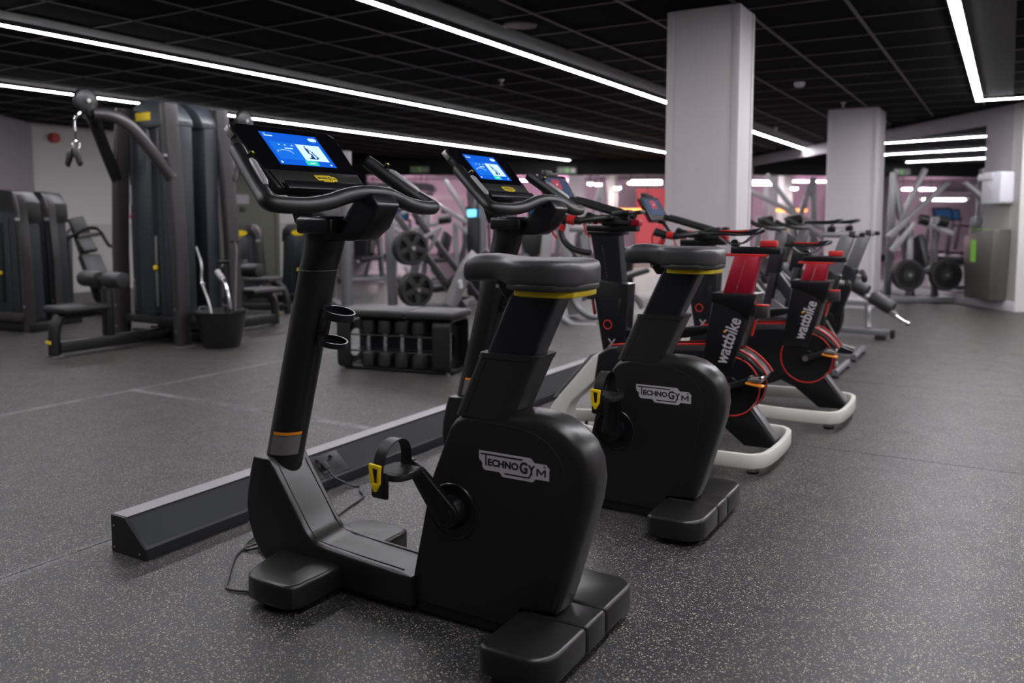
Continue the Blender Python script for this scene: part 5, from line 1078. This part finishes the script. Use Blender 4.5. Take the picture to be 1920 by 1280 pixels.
t = thing('wall_pier', 'white pier with brown cladding beyond the low weight towers', 'pier', far(sx(545, 21), 21)); t['kind'] = 'structure'; O = Vector(t.location)
B().bar(far(sx(522, 21), 21, 0), far(sx(522, 21), 21, 2.345), .55, .3, .01, up=FW).obj('pier', M_pinkw, t, O=O); B().bar(far(sx(556, 21), 21, 0), far(sx(556, 21), 21, 2.345), .36, .3, .01, up=FW).obj('cladding', M_brown, t, O=O); B().bar(far(sx(582, 21), 21, 0), far(sx(582, 21), 21, 2.345), .25, .3, .01, up=FW).obj('pier', M_pinkw, t, O=O)
# ------------------------------------------------------------------ hall beyond the soffit
def hall_col(px, wpx, d, m, label, z1=2.6, nm='wall_pillar'):
    a = far(sx(px-wpx/2, d), d); b = far(sx(px+wpx/2, d), d)
    o = B().prism([(v.x, v.y) for v in (a, b, b+FW*.4, a+FW*.4)], 0, z1, 'z').obj(nm, m); return struct(o, label, 'pillar')
hall_col(676, 26, 24.0, M_shroud, 'slate blue pillar beyond the power rack'); hall_col(893, 34, 26, M_pinkw, 'pink-lit wall pier beside the grey hall door'); hall_col(1148, 18, 24.5, M_walldado, 'slim grey pillar beside the red-lit bay'); hall_col(1080, 30, 27, M_pinkw, 'pale pillar behind the bike console'); hall_col(1450, 26, 24.5, M_pinkw, 'pale pillar between the two columns')
farwall('wall_redbay', sx(1192, 27.5), sx(1262, 27.5), 27.5, 0, 2.2, M_redwall, 'red wall of the lit bay beyond the square column')
farwall('wall_pinkpanel', sx(1262, 27), sx(1340, 27), 27, 0, 2.6, M_pinkw, 'pale pink wall beside the red bay')
dr = thing('door_2', 'grey double door with white frame in the pink-lit hall', 'door', far(sx(842, 29.9), 29.9)); dr['kind'] = 'structure'; O = Vector(dr.location)
D_ = 30.0
def fb(x0, x1, z0, z1, th=.08, d=D_): return B().prism([(v.x, v.y) for v in (far(sx(x0, d), d-th), far(sx(x1, d), d-th), far(sx(x1, d), d), far(sx(x0, d), d))], z0, z1, 'z')
fb(812, 872, 0, 1.90).obj('leaf', M_walldado, dr, O=O); fb(804, 812, 0, 2.05, .12).obj('frame', M_white, dr, O=O); fb(872, 880, 0, 2.05, .12).obj('frame', M_white, dr, O=O); fb(804, 880, 1.90, 2.05, .12).obj('frame', M_white, dr, O=O); fb(828, 840, 1.40, 1.62, .10).obj('door_sign', M_shroud, dr, O=O)
pp = thing('overhead_pipe', 'pink painted overhead pipe with an elbow in the far hall', 'pipe', far(sx(770, 25), 25, 2.2)); O = Vector(pp.location)
B().tube(cr([far(sx(690, 25), 25, 2.16), far(sx(760, 25), 25, 2.16), far(sx(800, 25), 25, 2.16), far(sx(812, 25), 25, 2.10), far(sx(812, 25), 25, 2.02)], 4), .11, 12).obj('pipe_run', M_pinkw, pp, O=O); B().tube([far(sx(690, 25), 25.3, 1.98), far(sx(812, 25), 25.3, 1.98)], .07, 10).obj('pipe_run', M_pinkw, pp, O=O)
for px in (720, 780): B().cyl(far(sx(px, 25), 25, 2.2), far(sx(px, 25), 25, 2.6), .015, 8).obj('hanger', M_steel, pp, O=O)
def spot(px, py, d, r, m, label, E=None, col=(1, .9, .95)):
    p = at(px, py, d); t = thing('downlight', label, 'light', p, 0, 'round lamps in the far hall')
    B().lathe([(r, .05), (r, 0), (r*.9, -.01)], (0,0,0), (0,0,1), 18).obj('housing', M_wplastic, t); B().lathe([(r*.3, -.06), (r*.85, -.035), (r*.92, -.008), (r*.5, .0)], (0,0,0), (0,0,1), 16).obj('lens', m, t)
    if p.z < 2.55: B().cyl((0, 0, .03), (0, 0, 2.60-p.z), .012, 8).obj('stem', M_frameblk, t)
    return t
spot(1107, 343, 25.5, .09, M_spot, 'round white lamp over the pale hall wall'); spot(1158, 351, 24, .10, M_spot, 'round white lamp beside the slim grey pillar'); spot(1254, 351, 24, .10, M_spot, 'round white lamp beside the tall column edge'); spot(1182, 342, 26, .09, M_warm, 'round warm lamp beside the short white linear lamp')
spot(1401, 344, 23.5, .09, M_spot, 'round white lamp against the tall column'); spot(1414, 344, 25.5, .12, M_spot, 'round white lamp beside the short linear lamp between the columns')
spot(1487, 341, 25.5, .09, M_spot, 'round white lamp beside the red hanging lamps')
def hall_line(x0, x1, py, d, m, label, th=.10, cat='light'):
    p, q = at(x0, py, d), at(x1, py, d); t = thing('linear_lamp', label, cat, p.lerp(q, .5)); O = Vector(t.location)
    B().bar(p, q, th, th*.8, .02).obj('tube', m, t, O=O); B().bar(p+V(0,0,th*.5), q+V(0,0,th*.5), th*1.1, .03).obj('housing', M_wplastic, t, O=O)
    if p.z < 2.5:
        for e in (p, q): B().cyl(e+V(0,0,th*.5), (e.x, e.y, 2.60), .012, 8).obj('hanger', M_frameblk, t, O=O)
hall_line(1184, 1240, 342, 24.5, M_lamp, 'short white linear lamp in the red bay ceiling', .14); hall_line(1420, 1442, 335, 24.5, M_lamp, 'short white linear lamp between the two columns', .16)
hall_line(1154, 1214, 394, 23.5, M_orlamp, 'glowing orange-red LED bar at the lit bay', .11); hall_line(690, 800, 352, 27.5, M_pinklamp, 'pink LED bar above the grey hall door', .08)
hall_line(905, 1090, 338, 27.5, M_pinklamp, 'long pink LED bar along the hall wall', .07); hall_line(700, 790, 372, 26.5, M_lamp, 'added white wash lamp under the overhead pipe', .07); hall_line(1116, 1128, 346, 27.5, M_lamp, 'white linear lamp washing the pale hall pillar', .07)  # lamp under the pipe is added to whiten the pink hall
hall_line(1270, 1335, 345, 25, M_pinklamp, 'pink LED bar hidden behind the tall column', .08)
for px, py, r, lab in ((1467, 345, .10, 'red hanging lamp nearest the white round lamp'), (1489, 374, .17, 'large glowing red lamp beside the plate press'), (1454, 390, .09, 'small low red lamp between the columns'), (1438, 366, .06, 'tiny red lamp between the columns'), (1519, 346, .07, 'small red lamp against the mirror column')):
    p = at(px, py, 24.0); t = thing('red_lamp', lab, 'light', p, 0, 'red hanging lamps between the columns')
    B().lathe([(r*.25, r*.9), (r*.6, r*.6), (r, 0), (r*.8, -r*.6), (r*.3, -r*.85)], (0,0,0), (0,0,1), 16).obj('shade', M_redlamp, t); B().cyl((0, 0, r*.8), (0, 0, 2.62-p.z), .01, 6).obj('cord', M_frameblk, t)
# dark gym machines glimpsed in the hall: cardio row
def cardio(px, d, label, scr=True):
    t = thing('treadmill', label, 'treadmill', far(sx(px, d), d), YAW, 'treadmills in the far hall')
    P(t, B().bb(-.40, .40, -.9, .9, .04, .20, .03), 'deck', M_frameblk); P(t, B().bb(-.27, .27, -.85, .6, .20, .21), 'belt', M_rubber)
    for s_ in (-1, 1): P(t, B().bar((s_*.36, .7, .15), (s_*.33, .45, 1.25), .08, .12, .02, up=(0, 1, 0)), 'upright', M_silver); P(t, B().bar((s_*.33, .45, 1.05), (s_*.33, -.2, 1.0), .05, .05, .015), 'handrail', M_frameblk)
    P(t, B().box((0, .45, 1.35), (.62, .08, .38), Matrix.Rotation(-.3, 3, 'X'), .02), 'console', M_blk); P(t, B().box((0, .405, 1.352), (.50, .004, .28), Matrix.Rotation(-.3, 3, 'X')), 'screen', M_sDim)
cardio(892, 22.5, 'treadmill with a blue screen beyond the cable column'); cardio(745, 25.5, 'dark treadmill beyond the leg press', False); cardio(1010, 24, 'treadmill beyond the silver press machine', False)
